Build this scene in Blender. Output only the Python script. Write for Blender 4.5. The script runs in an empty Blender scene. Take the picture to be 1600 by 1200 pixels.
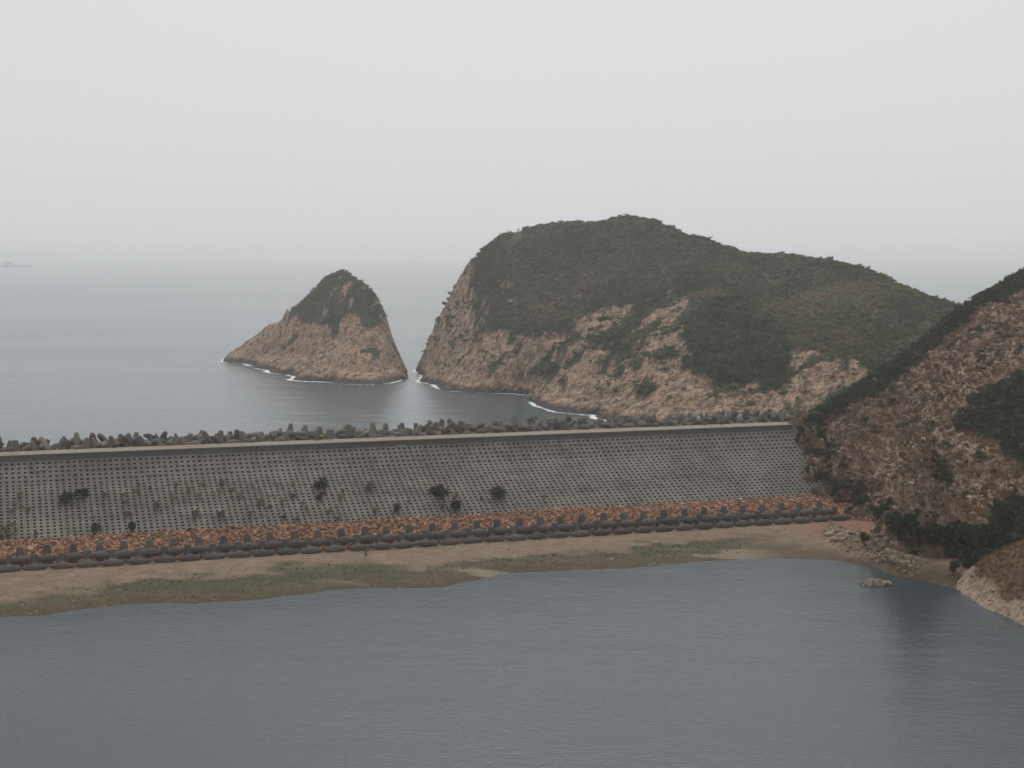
import bpy, bmesh, math, random
import numpy as np
from mathutils import Vector, Matrix, Euler

random.seed(7)
rng = np.random.default_rng(11)
SC = bpy.context.scene
COL = SC.collection

# ------------------------------------------------------------------ camera
F_PX, ZC = 2400.0, 66.0                       # focal length in 1600-wide pixels, height over the sea
PITCH = math.atan(202.0 / F_PX)
cam_d = bpy.data.cameras.new("camera")
cam = bpy.data.objects.new("camera", cam_d)
COL.objects.link(cam)
cam_d.sensor_width = 36.0
cam_d.lens = 36.0 * F_PX / 1600.0
cam_d.clip_start = 1.0
cam_d.clip_end = 90000.0
cam.location = (0, 0, ZC)
cam.rotation_euler = (math.pi / 2 - PITCH, 0, 0)
SC.camera = cam

# ------------------------------------------------------------------ overcast sky and sun
SUN_EL, SUN_AZ = math.radians(47), math.radians(2)      # azimuth from +Y, positive towards +X
world = bpy.data.worlds.new("World")
SC.world = world
world.use_nodes = True
wn, wl = world.node_tree.nodes, world.node_tree.links
wn.clear()
w_out = wn.new("ShaderNodeOutputWorld")
w_bg = wn.new("ShaderNodeBackground")
w_bg.inputs["Strength"].default_value = 0.10
w_sky = wn.new("ShaderNodeTexSky")
w_sky.sky_type = 'NISHITA'
w_sky.sun_disc = False
w_sky.sun_elevation = SUN_EL
w_sky.sun_rotation = SUN_AZ
w_sky.dust_density = 6.0
w_hs = wn.new("ShaderNodeHueSaturation")
w_hs.inputs["Saturation"].default_value = 0.12
w_hs.inputs["Value"].default_value = 0.8
w_mix = wn.new("ShaderNodeMix")
w_mix.data_type = 'RGBA'
w_mix.inputs[0].default_value = 0.90                      # thick even cloud layer over the clear sky
w_mix.inputs[7].default_value = (7.2, 7.2, 7.32, 1)
wl.new(w_sky.outputs[0], w_hs.inputs["Color"])
wl.new(w_hs.outputs[0], w_mix.inputs[6])
wl.new(w_mix.outputs[2], w_bg.inputs["Color"])
wl.new(w_bg.outputs[0], w_out.inputs[0])

sun_d = bpy.data.lights.new("sun", 'SUN')
sun_d.energy = 1.45
sun_d.angle = math.radians(30)
sun_d.color = (1.0, 0.97, 0.93)
sun = bpy.data.objects.new("sun", sun_d)
COL.objects.link(sun)
sun_dir = Vector((math.sin(SUN_AZ) * math.cos(SUN_EL), math.cos(SUN_AZ) * math.cos(SUN_EL), math.sin(SUN_EL)))
sun.rotation_euler = sun_dir.to_track_quat('Z', 'Y').to_euler()
sun.location = (0, 300, 400)

SC.view_settings.view_transform = 'Standard'
SC.view_settings.look = 'None'
SC.view_settings.exposure = 0.0
SC.view_settings.gamma = 1.0
SC.cycles.use_denoising = True
SC.cycles.volume_bounces = 10
SC.cycles.max_bounces = 12

# ------------------------------------------------------------------ helpers: survey
def ray(px, py):
    u, v = (px - 800) / F_PX, (py - 600) / F_PX
    return np.array([u, math.cos(PITCH) - v * math.sin(PITCH), -(math.sin(PITCH) + v * math.cos(PITCH))])
def at_z(px, py, z):
    r = ray(px, py)
    return np.array([0, 0, ZC]) + r * ((z - ZC) / r[2])
def at_d(px, py, d):
    r = ray(px, py)
    return np.array([0, 0, ZC]) + r * (d / r[1])
def project(P):
    P = np.asarray(P, float)
    x, y, z = P[..., 0], P[..., 1], P[..., 2] - ZC
    fw = y * math.cos(PITCH) - z * math.sin(PITCH)
    up = y * math.sin(PITCH) + z * math.cos(PITCH)
    fw = np.maximum(fw, 1e-3)
    return 800 + F_PX * x / fw, 600 - F_PX * up / fw

def _hash(ix, iy, seed):
    h = (ix.astype(np.int64) * 374761393 + iy.astype(np.int64) * 668265263 + seed * 982451653) & 0xFFFFFFFF
    h = ((h ^ (h >> 13)) * 1274126177) & 0xFFFFFFFF
    return ((h ^ (h >> 16)) & 0xFFFFFF) / float(0xFFFFFF)
def vnoise(x, y, seed=0):
    ix, iy = np.floor(x), np.floor(y)
    fx, fy = x - ix, y - iy
    fx, fy = fx * fx * (3 - 2 * fx), fy * fy * (3 - 2 * fy)
    a, b = _hash(ix, iy, seed), _hash(ix + 1, iy, seed)
    c, d = _hash(ix, iy + 1, seed), _hash(ix + 1, iy + 1, seed)
    return (a * (1 - fx) + b * fx) * (1 - fy) + (c * (1 - fx) + d * fx) * fy
def fbm(x, y, seed=0, oct=4, gain=0.5):
    s, amp, tot = 0.0, 1.0, 0.0
    for o in range(oct):
        s = s + amp * (vnoise(x * 2 ** o + 17.3 * o, y * 2 ** o - 9.1 * o, seed + o) - 0.5)
        tot += amp
        amp *= gain
    return s / tot * 2.0                                   # about -1..1
def cells(x, y, seed=0):
    """random value and edge distance of the nearest jittered cell"""
    ix, iy = np.floor(x), np.floor(y)
    best = np.full(x.shape, 9.0); second = np.full(x.shape, 9.0); val = np.zeros(x.shape)
    for dx in (-1, 0, 1):
        for dy in (-1, 0, 1):
            cx, cy = ix + dx, iy + dy
            px = cx + 0.15 + 0.7 * _hash(cx, cy, seed); py = cy + 0.15 + 0.7 * _hash(cx, cy, seed + 5)
            d = (px - x) ** 2 + (py - y) ** 2
            r = _hash(cx, cy, seed + 9)
            m = d < best
            second = np.where(m, best, np.minimum(second, d))
            val = np.where(m, r, val)
            best = np.where(m, d, best)
    return val, np.sqrt(second) - np.sqrt(best)
def sstep(a, b, x):
    t = np.clip((x - a) / (b - a), 0, 1)
    return t * t * (3 - 2 * t)
def in_poly(px, py, poly):
    inside = np.zeros(px.shape, bool)
    n = len(poly)
    for i in range(n):
        x1, y1 = poly[i]; x2, y2 = poly[(i + 1) % n]
        c = ((y1 > py) != (y2 > py)) & (px < (x2 - x1) * (py - y1) / (y2 - y1 + 1e-9) + x1)
        inside ^= c
    return inside
class RBF:
    def __init__(self, pts, c=14.0, smooth=0.0):
        pts = np.asarray(pts, float)
        self.xy, self.c = pts[:, :2], c
        self.m = pts[:, 2].mean()
        d = np.sqrt(((self.xy[:, None] - self.xy[None]) ** 2).sum(-1) + c * c)
        n = len(pts)
        A = np.zeros((n + 3, n + 3))
        A[:n, :n] = d - smooth * np.eye(n)
        A[:n, n] = 1; A[n, :n] = 1; A[n + 1, n + 1] = 1; A[n + 2, n + 2] = 1
        b = np.zeros(n + 3); b[:n] = pts[:, 2]
        self.w = np.linalg.lstsq(A, b, rcond=None)[0]
    def __call__(self, X, Y):
        sh = X.shape
        x, y = X.ravel(), Y.ravel()
        out = np.empty(len(x)); n = len(self.xy)
        for s in range(0, len(x), 40000):
            e = slice(s, s + 40000)
            d = np.sqrt((x[e, None] - self.xy[:, 0]) ** 2 + (y[e, None] - self.xy[:, 1]) ** 2 + self.c ** 2)
            out[e] = d @ self.w[:n] + self.w[n] + x[e] / 300 * self.w[n + 1] + y[e] / 300 * self.w[n + 2]
        return out.reshape(sh)

# ------------------------------------------------------------------ helpers: objects
def tag(o, label=None, cat=None, group=None, kind=None):
    if label: o["label"] = label
    if cat: o["category"] = cat
    if group: o["group"] = group
    if kind: o["kind"] = kind
    return o
def link(name, me, parent=None, loc=None, rot=None, scale=None):
    o = bpy.data.objects.new(name, me)
    COL.objects.link(o)
    if parent: o.parent = parent
    if loc is not None: o.location = loc
    if rot is not None: o.rotation_euler = rot
    if scale is not None: o.scale = scale if hasattr(scale, '__len__') else (scale,) * 3
    return o
def np_mesh(name, V, Fc, mats=(), smooth=False, attrs=None, mat_idx=None):
    V = np.asarray(V, np.float32)
    me = bpy.data.meshes.new(name)
    if isinstance(Fc, np.ndarray):
        k = Fc.shape[1]
        me.vertices.add(len(V)); me.vertices.foreach_set("co", V.ravel())
        me.loops.add(Fc.size); me.loops.foreach_set("vertex_index", Fc.astype(np.int32).ravel())
        me.polygons.add(len(Fc))
        me.polygons.foreach_set("loop_start", np.arange(0, Fc.size, k, dtype=np.int32))
        try: me.polygons.foreach_set("loop_total", np.full(len(Fc), k, np.int32))
        except Exception: pass
    else:
        me.from_pydata([tuple(map(float, v)) for v in V], [], Fc)
    me.polygons.foreach_set("use_smooth", np.full(len(me.polygons), smooth, bool))
    for m in mats: me.materials.append(m)
    if mat_idx is not None: me.polygons.foreach_set("material_index", np.asarray(mat_idx, np.int32))
    for k, a in (attrs or {}).items():
        at = me.attributes.new(k, 'FLOAT', 'POINT')
        at.data.foreach_set("value", np.asarray(a, np.float32).ravel())
    me.update(calc_edges=True)
    return me
def grid_faces(ny, nx, keep=None):
    i = np.arange(ny * nx).reshape(ny, nx)
    q = np.stack([i[:-1, :-1], i[:-1, 1:], i[1:, 1:], i[1:, :-1]], -1).reshape(-1, 4)
    if keep is not None:
        k = (keep[:-1, :-1] | keep[:-1, 1:] | keep[1:, 1:] | keep[1:, :-1]).ravel()
        q = q[k]
    return q
def compact(V, Fc, attrs):
    used = np.unique(Fc)
    m = np.full(len(V), -1); m[used] = np.arange(len(used))
    return V[used], m[Fc], {k: np.asarray(a).ravel()[used] for k, a in attrs.items()}
def box_vf(x0, x1, y0, y1, z0, z1):
    V = [(x0, y0, z0), (x1, y0, z0), (x1, y1, z0), (x0, y1, z0), (x0, y0, z1), (x1, y0, z1), (x1, y1, z1), (x0, y1, z1)]
    Fq = [(0, 3, 2, 1), (4, 5, 6, 7), (0, 1, 5, 4), (1, 2, 6, 5), (2, 3, 7, 6), (3, 0, 4, 7)]
    return V, Fq

# ------------------------------------------------------------------ helpers: materials
class NT:
    """small wrapper around a material node tree"""
    def __init__(self, name, rough=0.9, spec=0.2):
        self.m = bpy.data.materials.new(name)
        self.m.use_nodes = True
        self.t = self.m.node_tree
        self.b = self.t.nodes["Principled BSDF"]
        self.b.inputs["Roughness"].default_value = rough
        self.b.inputs["Specular IOR Level"].default_value = spec
        self._pos = None
    def n(self, kind, **kw):
        nd = self.t.nodes.new(kind)
        for k, v in kw.items(): setattr(nd, k, v)
        return nd
    def l(self, a, b): self.t.links.new(a, b)
    def pos(self):
        if self._pos is None: self._pos = self.n("ShaderNodeNewGeometry").outputs["Position"]
        return self._pos
    def noise(self, scale, detail=4, rough=0.55, stretch=None, vec=None, dist=0.0):
        nd = self.n("ShaderNodeTexNoise")
        nd.inputs["Scale"].default_value = scale; nd.inputs["Detail"].default_value = detail
        nd.inputs["Roughness"].default_value = rough; nd.inputs["Distortion"].default_value = dist
        v = vec or self.pos()
        if stretch:
            mp = self.n("ShaderNodeMapping"); mp.inputs["Scale"].default_value = stretch
            self.l(v, mp.inputs["Vector"]); v = mp.outputs[0]
        self.l(v, nd.inputs["Vector"])
        return nd.outputs["Fac"]
    def ramp(self, fac, stops):
        r = self.n("ShaderNodeValToRGB")
        el = r.color_ramp.elements
        while len(el) < len(stops): el.new(0.5)
        for e, (p, c) in zip(el, stops):
            e.position = p
            e.color = (c, c, c, 1) if not hasattr(c, '__len__') else (*c, 1)
        self.l(fac, r.inputs[0])
        return r.outputs[0]
    def mix(self, fac, a, b, mode='MIX'):
        m = self.n("ShaderNodeMix", data_type='RGBA', blend_type=mode)
        for s, v in ((0, fac), (6, a), (7, b)):
            if isinstance(v, (int, float)): m.inputs[s].default_value = v if s == 0 else (v, v, v, 1)
            elif isinstance(v, tuple): m.inputs[s].default_value = (*v, 1)
            else: self.l(v, m.inputs[s])
        return m.outputs[2]
    def math(self, op, a, b=0.0, clamp=False):
        m = self.n("ShaderNodeMath", operation=op, use_clamp=clamp)
        for s, v in ((0, a), (1, b)):
            if isinstance(v, (int, float)): m.inputs[s].default_value = v
            else: self.l(v, m.inputs[s])
        return m.outputs[0]
    def attr(self, name):
        return self.n("ShaderNodeAttribute", attribute_name=name).outputs["Fac"]
    def rand(self):
        return self.n("ShaderNodeObjectInfo").outputs["Random"]
    def z(self):
        s = self.n("ShaderNodeSeparateXYZ"); self.l(self.pos(), s.inputs[0]); return s.outputs[2]
    def color(self, c):
        if isinstance(c, tuple): self.b.inputs["Base Color"].default_value = (*c, 1)
        else: self.l(c, self.b.inputs["Base Color"])
        return self
    def bump(self, h, strength=0.5, dist=0.3):
        b = self.n("ShaderNodeBump"); b.inputs["Strength"].default_value = strength; b.inputs["Distance"].default_value = dist
        self.l(h, b.inputs["Height"]); self.l(b.outputs[0], self.b.inputs["Normal"])
        return self

def mat_rock(name, light, mid, dark, veg, cell=0.35, tide=True):
    """bare jointed rock where 'veg' is 0, earth and low scrub where it is 1"""
    t = NT(name)
    big = t.noise(0.045, 5, 0.6)
    med = t.noise(cell, 6, 0.68, dist=0.4)
    col = t.ramp(big, [(0.30, mid), (0.52, light), (0.72, mid)])
    col = t.mix(t.ramp(med, [(0.40, 1.0), (0.50, 0.0)]), col, dark)
    streak = t.noise(0.55, 4, 0.6, stretch=(1.0, 1.0, 0.14))
    col = t.mix(t.ramp(streak, [(0.38, 0.9), (0.50, 0.0)]), col, dark)
    crack = t.noise(0.14, 7, 0.7, stretch=(1.0, 1.0, 0.55), dist=1.2)
    col = t.mix(t.ramp(crack, [(0.36, 0.85), (0.43, 0.0)]), col, tuple(c * 0.75 for c in dark))
    vo = t.n("ShaderNodeTexVoronoi", feature='DISTANCE_TO_EDGE', voronoi_dimensions='2D'); vo.inputs["Scale"].default_value = cell * 1.25
    wob = t.n("ShaderNodeVectorMath", operation='ADD'); t.l(t.pos(), wob.inputs[0])
    nv = t.n("ShaderNodeTexNoise"); nv.inputs["Scale"].default_value = 0.25; nv.inputs["Detail"].default_value = 3; t.l(t.pos(), nv.inputs["Vector"])
    ws = t.n("ShaderNodeVectorMath", operation='SCALE'); t.l(nv.outputs["Color"], ws.inputs[0]); ws.inputs[3].default_value = 2.2
    t.l(ws.outputs[0], wob.inputs[1]); t.l(wob.outputs[0], vo.inputs["Vector"])
    joint = t.math('MULTIPLY', t.ramp(vo.outputs["Distance"], [(0.03, 0.9), (0.13, 0.0)]), t.ramp(t.noise(0.06, 3), [(0.42, 0.25), (0.56, 1.0)]))
    col = t.mix(joint, col, dark)                           # open joints between the rock columns
    pale = t.noise(0.9, 3, 0.6)
    col = t.mix(t.ramp(pale, [(0.60, 0.0), (0.72, 0.55)]), col, tuple(min(1, c * 1.45 + 0.02) for c in light))
    if tide:                                                # dark band of the splash zone
        zz = t.math('ADD', t.z(), t.math('MULTIPLY', t.noise(0.16, 4), -3.4))
        col = t.mix(t.ramp(t.math('MULTIPLY', zz, 0.2), [(0.02, 0.92), (0.32, 0.0)]), col, (0.035, 0.03, 0.027))
    g = t.ramp(t.noise(0.12, 5, 0.6), [(0.35, veg[0]), (0.52, veg[1]), (0.70, veg[2])])
    v = t.attr("veg")
    col = t.mix(v, col, g)
    t.color(col)
    t.bump(t.math('ADD', med, t.math('MULTIPLY', streak, 0.8)), 0.9, 1.0)
    return t.m

VEG_FAR = ((0.030, 0.040, 0.022), (0.046, 0.055, 0.028), (0.075, 0.068, 0.038))
VEG_NEAR = ((0.115, 0.072, 0.042), (0.16, 0.10, 0.058), (0.075, 0.065, 0.034))
M = {}
M['rock_stack'] = mat_rock("stack_rock", (0.50, 0.335, 0.215), (0.35, 0.222, 0.142), (0.13, 0.092, 0.066), VEG_FAR)
M['rock_head'] = mat_rock("headland_rock", (0.48, 0.330, 0.215), (0.33, 0.215, 0.142), (0.125, 0.090, 0.066), VEG_FAR)
M['rock_hill'] = mat_rock("hillside_rock", (0.44, 0.315, 0.225), (0.29, 0.190, 0.130), (0.10, 0.072, 0.054), VEG_NEAR, 0.5, False)

def thin(t, c):
    t.color(c)
    tr = t.n("ShaderNodeBsdfTranslucent"); t.l(c, tr.inputs["Color"])
    mx = t.n("ShaderNodeMixShader"); mx.inputs[0].default_value = 0.42
    t.l(t.b.outputs[0], mx.inputs[1]); t.l(tr.outputs[0], mx.inputs[2])
    t.l(mx.outputs[0], t.t.nodes["Material Output"].inputs["Surface"])
    return t.m
def mat_leaf(name, stops, noise_scale=0.02):
    t = NT(name, 0.75, 0.15)
    if name in ("scrub_leaf_far", "green_grass", "dry_grass"):           # scattered plants carry their own hue
        h = t.n("ShaderNodeAttribute", attribute_name="hue", attribute_type='INSTANCER').outputs["Fac"]
        return thin(t, t.ramp(h, stops))
    r = t.rand()
    n = t.noise(noise_scale, 3)
    f = t.math('ADD', t.math('MULTIPLY', r, 0.55), t.math('MULTIPLY', t.math('SUBTRACT', n, 0.28), 1.0))
    return thin(t, t.ramp(f, stops))
M['leaf_far'] = mat_leaf("scrub_leaf_far", [(0.0, (0.030, 0.050, 0.022)), (0.35, (0.075, 0.102, 0.040)), (0.60, (0.135, 0.145, 0.062)), (0.80, (0.195, 0.165, 0.090)), (1.0, (0.26, 0.195, 0.125))])
M['leaf_dark'] = mat_leaf("bush_leaf", [(0.0, (0.026, 0.038, 0.016)), (0.5, (0.044, 0.058, 0.024)), (1.0, (0.078, 0.082, 0.036))])
M['leaf_olive'] = mat_leaf("olive_leaf", [(0.0, (0.08, 0.092, 0.042)), (0.5, (0.115, 0.115, 0.058)), (1.0, (0.16, 0.14, 0.08))])
M['leaf_dry'] = mat_leaf("dry_leaf", [(0.0, (0.20, 0.14, 0.075)), (0.5, (0.25, 0.18, 0.10)), (1.0, (0.17, 0.145, 0.08))])
M['grass_dry'] = mat_leaf("dry_grass", [(0.0, (0.10, 0.064, 0.036)), (0.4, (0.175, 0.110, 0.062)), (0.8, (0.26, 0.175, 0.10)), (1.0, (0.13, 0.105, 0.055))])
M['grass_green'] = mat_leaf("green_grass", [(0.0, (0.045, 0.060, 0.020)), (0.5, (0.080, 0.085, 0.032)), (1.0, (0.14, 0.11, 0.052))], 0.08)
t = NT("bark"); t.color((0.07, 0.05, 0.035)); M['bark'] = t.m

def mat_concrete(name, c, tone_amt=0.5, stain=0.5):
    t = NT(name, 0.92, 0.2)
    n1 = t.noise(0.10, 5, 0.6); n2 = t.noise(1.6, 5, 0.65)
    dark = tuple(x * 0.55 for x in c)
    col = t.mix(t.ramp(n1, [(0.32, stain), (0.62, 0.0)]), c, dark)
    col = t.mix(t.ramp(n2, [(0.35, 0.5), (0.6, 0.0)]), col, dark)
    tone = t.math('ADD', 1.0, t.math('MULTIPLY', t.attr("tone"), tone_amt))
    col = t.mix(1.0, col, t.mix(1.0, tone, 1.0, 'MULTIPLY'), 'MULTIPLY')
    t.color(col); t.bump(n2, 0.4, 0.06)
    return t.m
M['block'] = mat_concrete("facing_block_concrete", (0.200, 0.181, 0.154), 0.5, 0.6)
M['wall'] = mat_concrete("wall_concrete", (0.125, 0.120, 0.115), 0, 0.6)
M['dolos'] = mat_concrete("dolos_concrete", (0.120, 0.108, 0.094), 0.4, 0.5)
M['dolos_sea'] = mat_concrete("sea_dolos_concrete", (0.19, 0.165, 0.14), 0.4, 0.6)
t = NT("soil_and_hole_shade"); t.color(t.ramp(t.noise(0.8), [(0.35, (0.012, 0.010, 0.008)), (0.7, (0.028, 0.024, 0.017))])); M['soil_shade'] = t.m  # earth under the facing, blackened to paint in the shade of the holes
t = NT("road_surface")
t.color(t.ramp(t.noise(0.25, 6, 0.7), [(0.3, (0.20, 0.165, 0.12)), (0.7, (0.30, 0.25, 0.185))])); M['road'] = t.m
t = NT("riprap_stone", 0.9)
tone = t.attr("tone")
c = t.ramp(tone, [(0.0, (0.10, 0.060, 0.044)), (0.30, (0.27, 0.135, 0.080)), (0.58, (0.39, 0.205, 0.115)), (0.80, (0.46, 0.28, 0.170)), (1.0, (0.55, 0.42, 0.30))])
nn = t.noise(3.0, 4)
t.color(t.mix(t.ramp(nn, [(0.3, 0.5), (0.6, 0.0)]), c, (0.12, 0.07, 0.05))); t.bump(nn, 0.5, 0.1); M['riprap'] = t.m
t = NT("pale_boulder", 0.9)
nn = t.noise(1.4, 5, 0.65)
t.color(t.ramp(nn, [(0.30, (0.10, 0.075, 0.055)), (0.48, (0.24, 0.185, 0.135)), (0.70, (0.38, 0.31, 0.23))])); t.bump(nn, 0.7, 0.2); M['boulder'] = t.m
t = NT("scree_stone", 0.9)
nn = t.noise(1.1, 4, 0.6)
c = t.ramp(t.rand(), [(0.0, (0.19, 0.138, 0.105)), (0.5, (0.34, 0.25, 0.19)), (1.0, (0.50, 0.41, 0.33))])
t.color(t.mix(t.ramp(nn, [(0.35, 0.7), (0.55, 0.0)]), c, (0.07, 0.05, 0.04))); t.bump(nn, 0.6, 0.2); M['scree'] = t.m

def mat_plain(name, c, rough=0.7, metal=0.0):
    t = NT(name, rough)
    n = t.noise(2.0, 4)
    t.color(t.mix(t.ramp(n, [(0.3, 0.35), (0.65, 0.0)]), c, tuple(x * 0.6 for x in c)))
    t.b.inputs["Metallic"].default_value = metal
    return t.m

def mat_water(name, base, scales, strength, rough):
    t = NT(name, rough, 0.5)
    t.b.inputs["IOR"].default_value = 1.333
    t.color(base)
    h = None
    for (s, st, w) in scales:
        n = t.math('MULTIPLY', t.noise(s, 3, 0.6, stretch=st), w)
        h = n if h is None else t.math('ADD', h, n)
    pw = t.noise(0.011 if rough < 0.18 else 0.004, 4, 0.6, stretch=(0.45, 1.0, 1.0), dist=0.6)
    t.l(t.ramp(pw, [(0.36, rough * 0.88), (0.64, rough * 1.14)]), t.b.inputs["Roughness"])
    h = t.math('MULTIPLY', h, t.ramp(pw, [(0.34, 0.86 if rough > 0.18 else 0.7), (0.66, 1.0)]))
    t.bump(h, strength, 1.0)
    return t.m
M['sea'] = mat_water("sea_water", (0.040, 0.066, 0.080), [(0.22, (0.6, 1.0, 1.0), 0.7), (0.05, (0.5, 1.0, 1.0), 1.6), (0.9, (0.7, 1.0, 1.0), 0.12)], 0.52, 0.19)
M['lake'] = mat_water("lake_water", (0.030, 0.046, 0.056), [(1.7, (0.55, 1.0, 1.0), 0.15), (0.6, (0.55, 1.0, 1.0), 0.13), (0.06, (0.6, 1.0, 1.0), 0.5), (4.5, (0.6, 1.0, 1.0), 0.05)], 0.52, 0.179)

# ------------------------------------------------------------------ sea and lake
def sheet(name, x0, x1, y0, y1, z, mat):
    return tag(link(name, np_mesh(name, [(x0, y0, z), (x1, y0, z), (x1, y1, z), (x0, y1, z)], [(0, 1, 2, 3)], [mat])), kind="structure")
sheet("sea", -40000, 40000, -600, 40000, 0.0, M['sea'])
LAKE_Z = 4.2
sheet("lake", -420, 420, -120, 372, LAKE_Z, M['lake'])

# ------------------------------------------------------------------ dam survey lines
TOE_Z = 6.0
A0 = at_z(0, 893, TOE_Z); B0 = at_z(1320, 811, TOE_Z)
AX = (B0 - A0) / np.linalg.norm(B0 - A0)                 # along the dam
NX = np.array([-AX[1], AX[0], 0.0])                      # away from the camera, across the dam
def dam_pt(a, s, z): return A0 + AX * a + NX * s + np.array([0, 0, z - TOE_Z])
S0, Z0 = 18.5, 8.6
def meet(s, z, slope, py):
    """climb from (s, z) at the slope until the line of sight (0, py) is met"""
    r = ray(0, py); o = np.array([0, 0, ZC])
    n = np.array([-slope * NX[0], -slope * NX[1], 1.0]); P = dam_pt(0, s, z)
    k = np.dot(n, P - o) / np.dot(n, r)
    Q = o + r * k
    return float(np.dot(Q - A0, NX)), float(Q[2])
S1, Z1 = meet(S0, Z0, 0.42, 758)
S2, Z2 = meet(S1, Z1, 0.62, 723)
S3 = S2 + 0.5
WALL_Z = at_z(0, 712.5, 0)[2]
r_ = ray(0, 712.5); P_ = dam_pt(0, S3, 0); k_ = np.dot(NX, P_ - np.array([0, 0, ZC])) / np.dot(NX, r_)
WALL_Z = float(ZC + r_[2] * k_)
S4 = float(np.dot(at_z(0, 706.5, WALL_Z) - A0, NX))
A_MIN, A_MAX = -26.0, 226.0
print("DAM", S1, Z1, S2, Z2, WALL_Z, S4, "blocks", math.hypot(S1 - S0, Z1 - Z0) / 17, math.hypot(S2 - S1, Z2 - Z1) / 5)
def dam_hit(px, py):
    """point of the dam face on a line of sight"""
    r = ray(px, py); o = np.array([0, 0, ZC])
    for (s, z, sl, lo, hi) in ((S0, Z0, (Z1 - Z0) / (S1 - S0), -99, S1), (S1, Z1, (Z2 - Z1) / (S2 - S1), S1, 999)):
        n = np.array([-sl * NX[0], -sl * NX[1], 1.0])
        Q = o + r * (np.dot(n, dam_pt(0, s, z) - o) / np.dot(n, r))
        q = np.dot(Q - A0, NX)
        if lo <= q <= hi: return Q
    return Q

# ------------------------------------------------------------------ landforms
def survey(shore, seen, hidden, shore_z=0.0):
    pts = [at_z(px, py, shore_z) for px, py in shore]
    pts += [at_d(px, py, d) for px, py, d in seen]
    pts += [np.array(h, float) for h in hidden]
    return np.array(pts)

# --- sea stack
sk_sky = [(375, 546, 992), (390, 533, 980), (405, 521, 968), (430, 502, 952), (452, 484, 940), (466, 471, 932), (482, 457, 925), (505, 433, 915), (525, 421, 909), (540, 416, 905),
          (560, 426, 896), (578, 441, 887), (592, 464, 876), (602, 481, 870), (609, 515, 867), (620, 550, 868), (629, 573, 871)]
sk_seen = sk_sky + [(540, 500, 855), (540, 550, 820), (540, 580, 798), (598, 520, 842), (598, 560, 814), (600, 585, 800), (480, 520, 893), (480, 560, 850),
                    (480, 580, 815), (420, 545, 925), (420, 565, 892), (578, 475, 862), (520, 460, 888), (450, 515, 920), (540, 438, 898), (560, 446, 888), (520, 443, 902), (575, 460, 878), (592, 490, 860), (586, 458, 872), (591, 466, 870), (580, 449, 876), (572, 441, 884), (596, 474, 870), (583, 462, 867), (565, 436, 890)]
sk_hid = []
for px, py, d in sk_sky:
    P = at_d(px, py, d)
    w = 1.0 if px < 590 else 0.45
    sk_hid.append((P[0] * 1.012 - 2 * w, d + 24 * w, P[2] * 0.80 - 6)); sk_hid.append((P[0] * 1.04 - 8 * w, d + 34 + 28 * w, P[2] * 0.2 - 6)); sk_hid.append((P[0] * 1.05 - 8, d + 105, -14))
for px, py in [(345, 560), (352, 575), (400, 590), (470, 604), (540, 618), (600, 617), (645, 600)]:
    P = at_z(px, py, 0); sk_hid.append((P[0], P[1], -6))
for px, d, zz in ((597, 886, 22), (600, 898, 8), (612, 878, 6), (590, 900, 20), (590, 915, 4), (606, 880, 16), (570, 905, 38)): sk_hid.append(((px - 800) / F_PX * d, d, zz))
for d in (850, 875, 900, 930): sk_hid.append(((640 - 800) / F_PX * d + 4, d, -12))
sk = RBF(survey([(365, 556), (380, 568), (420, 579), (470, 590), (520, 597), (555, 601), (600, 600), (626, 594), (633, 586)], sk_seen, sk_hid), 8.0, 2.2)

# --- headland
hd_sky = [(659, 557, 880), (670, 532, 874), (690, 494, 868), (705, 461, 862), (720, 433, 857), (742, 405, 852), (770, 384, 850), (800, 369, 850), (850, 356, 850), (900, 352, 845),
          (925, 354, 840), (965, 347, 830), (1015, 349, 820), (1050, 360, 815), (1100, 372, 800), (1180, 400, 780), (1240, 403, 760), (1330, 416, 740),
          (1380, 432, 720), (1430, 457, 690), (1500, 482, 660), (1570, 506, 640), (1660, 526, 620)]
hd_seen = hd_sky + [(750, 530, 775), (750, 580, 750), (760, 450, 815), (700, 560, 800), (690, 540, 825), (720, 500, 825), (800, 420, 815), (800, 480, 785), (800, 560, 745), (850, 440, 800),
                    (850, 520, 745), (850, 570, 715), (850, 600, 695), (900, 400, 815), (900, 480, 765), (900, 530, 725), (900, 580, 680), (900, 620, 652), (1000, 400, 790),
                    (1000, 450, 755), (1020, 478, 733), (1000, 512, 690), (1000, 560, 655), (1000, 610, 625), (1000, 640, 606), (950, 600, 655), (1100, 400, 775),
                    (1100, 432, 735), (1100, 463, 690), (1100, 520, 655), (1100, 580, 620), (1100, 630, 595), (1200, 425, 745), (1200, 470, 695), (1200, 530, 645),
                    (1200, 590, 605), (1200, 640, 575), (1300, 435, 705), (1300, 480, 660), (1300, 540, 615), (1300, 590, 585), (1300, 640, 560), (1400, 470, 650),
                    (1400, 530, 600), (1400, 600, 560), (1500, 520, 610), (1500, 600, 550), (1100, 655, 575), (1200, 660, 555), (1300, 665, 535), (1600, 560, 580)]
hd_hid = []
for px, py, d in hd_sky[4:]:
    P = at_d(px, py, d)
    hd_hid += [(P[0] * 1.03, d + 45, P[2] - 9), (P[0] * 1.1, d + 120, P[2] * 0.45), (P[0] * 1.2, d + 200, -10)]
for px, py, d in hd_sky[:4]:
    P = at_d(px, py, d)
    hd_hid += [(P[0] + 3, d + 25, P[2] * 0.8), (P[0] + 6, d + 80, P[2] * 0.3), (P[0], d + 140, -10)]
for d, x in ((870, -59), (893, -61), (840, -56), (940, -52), (990, -40), (815, -54)): hd_hid.append((x, d, -12))
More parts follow.
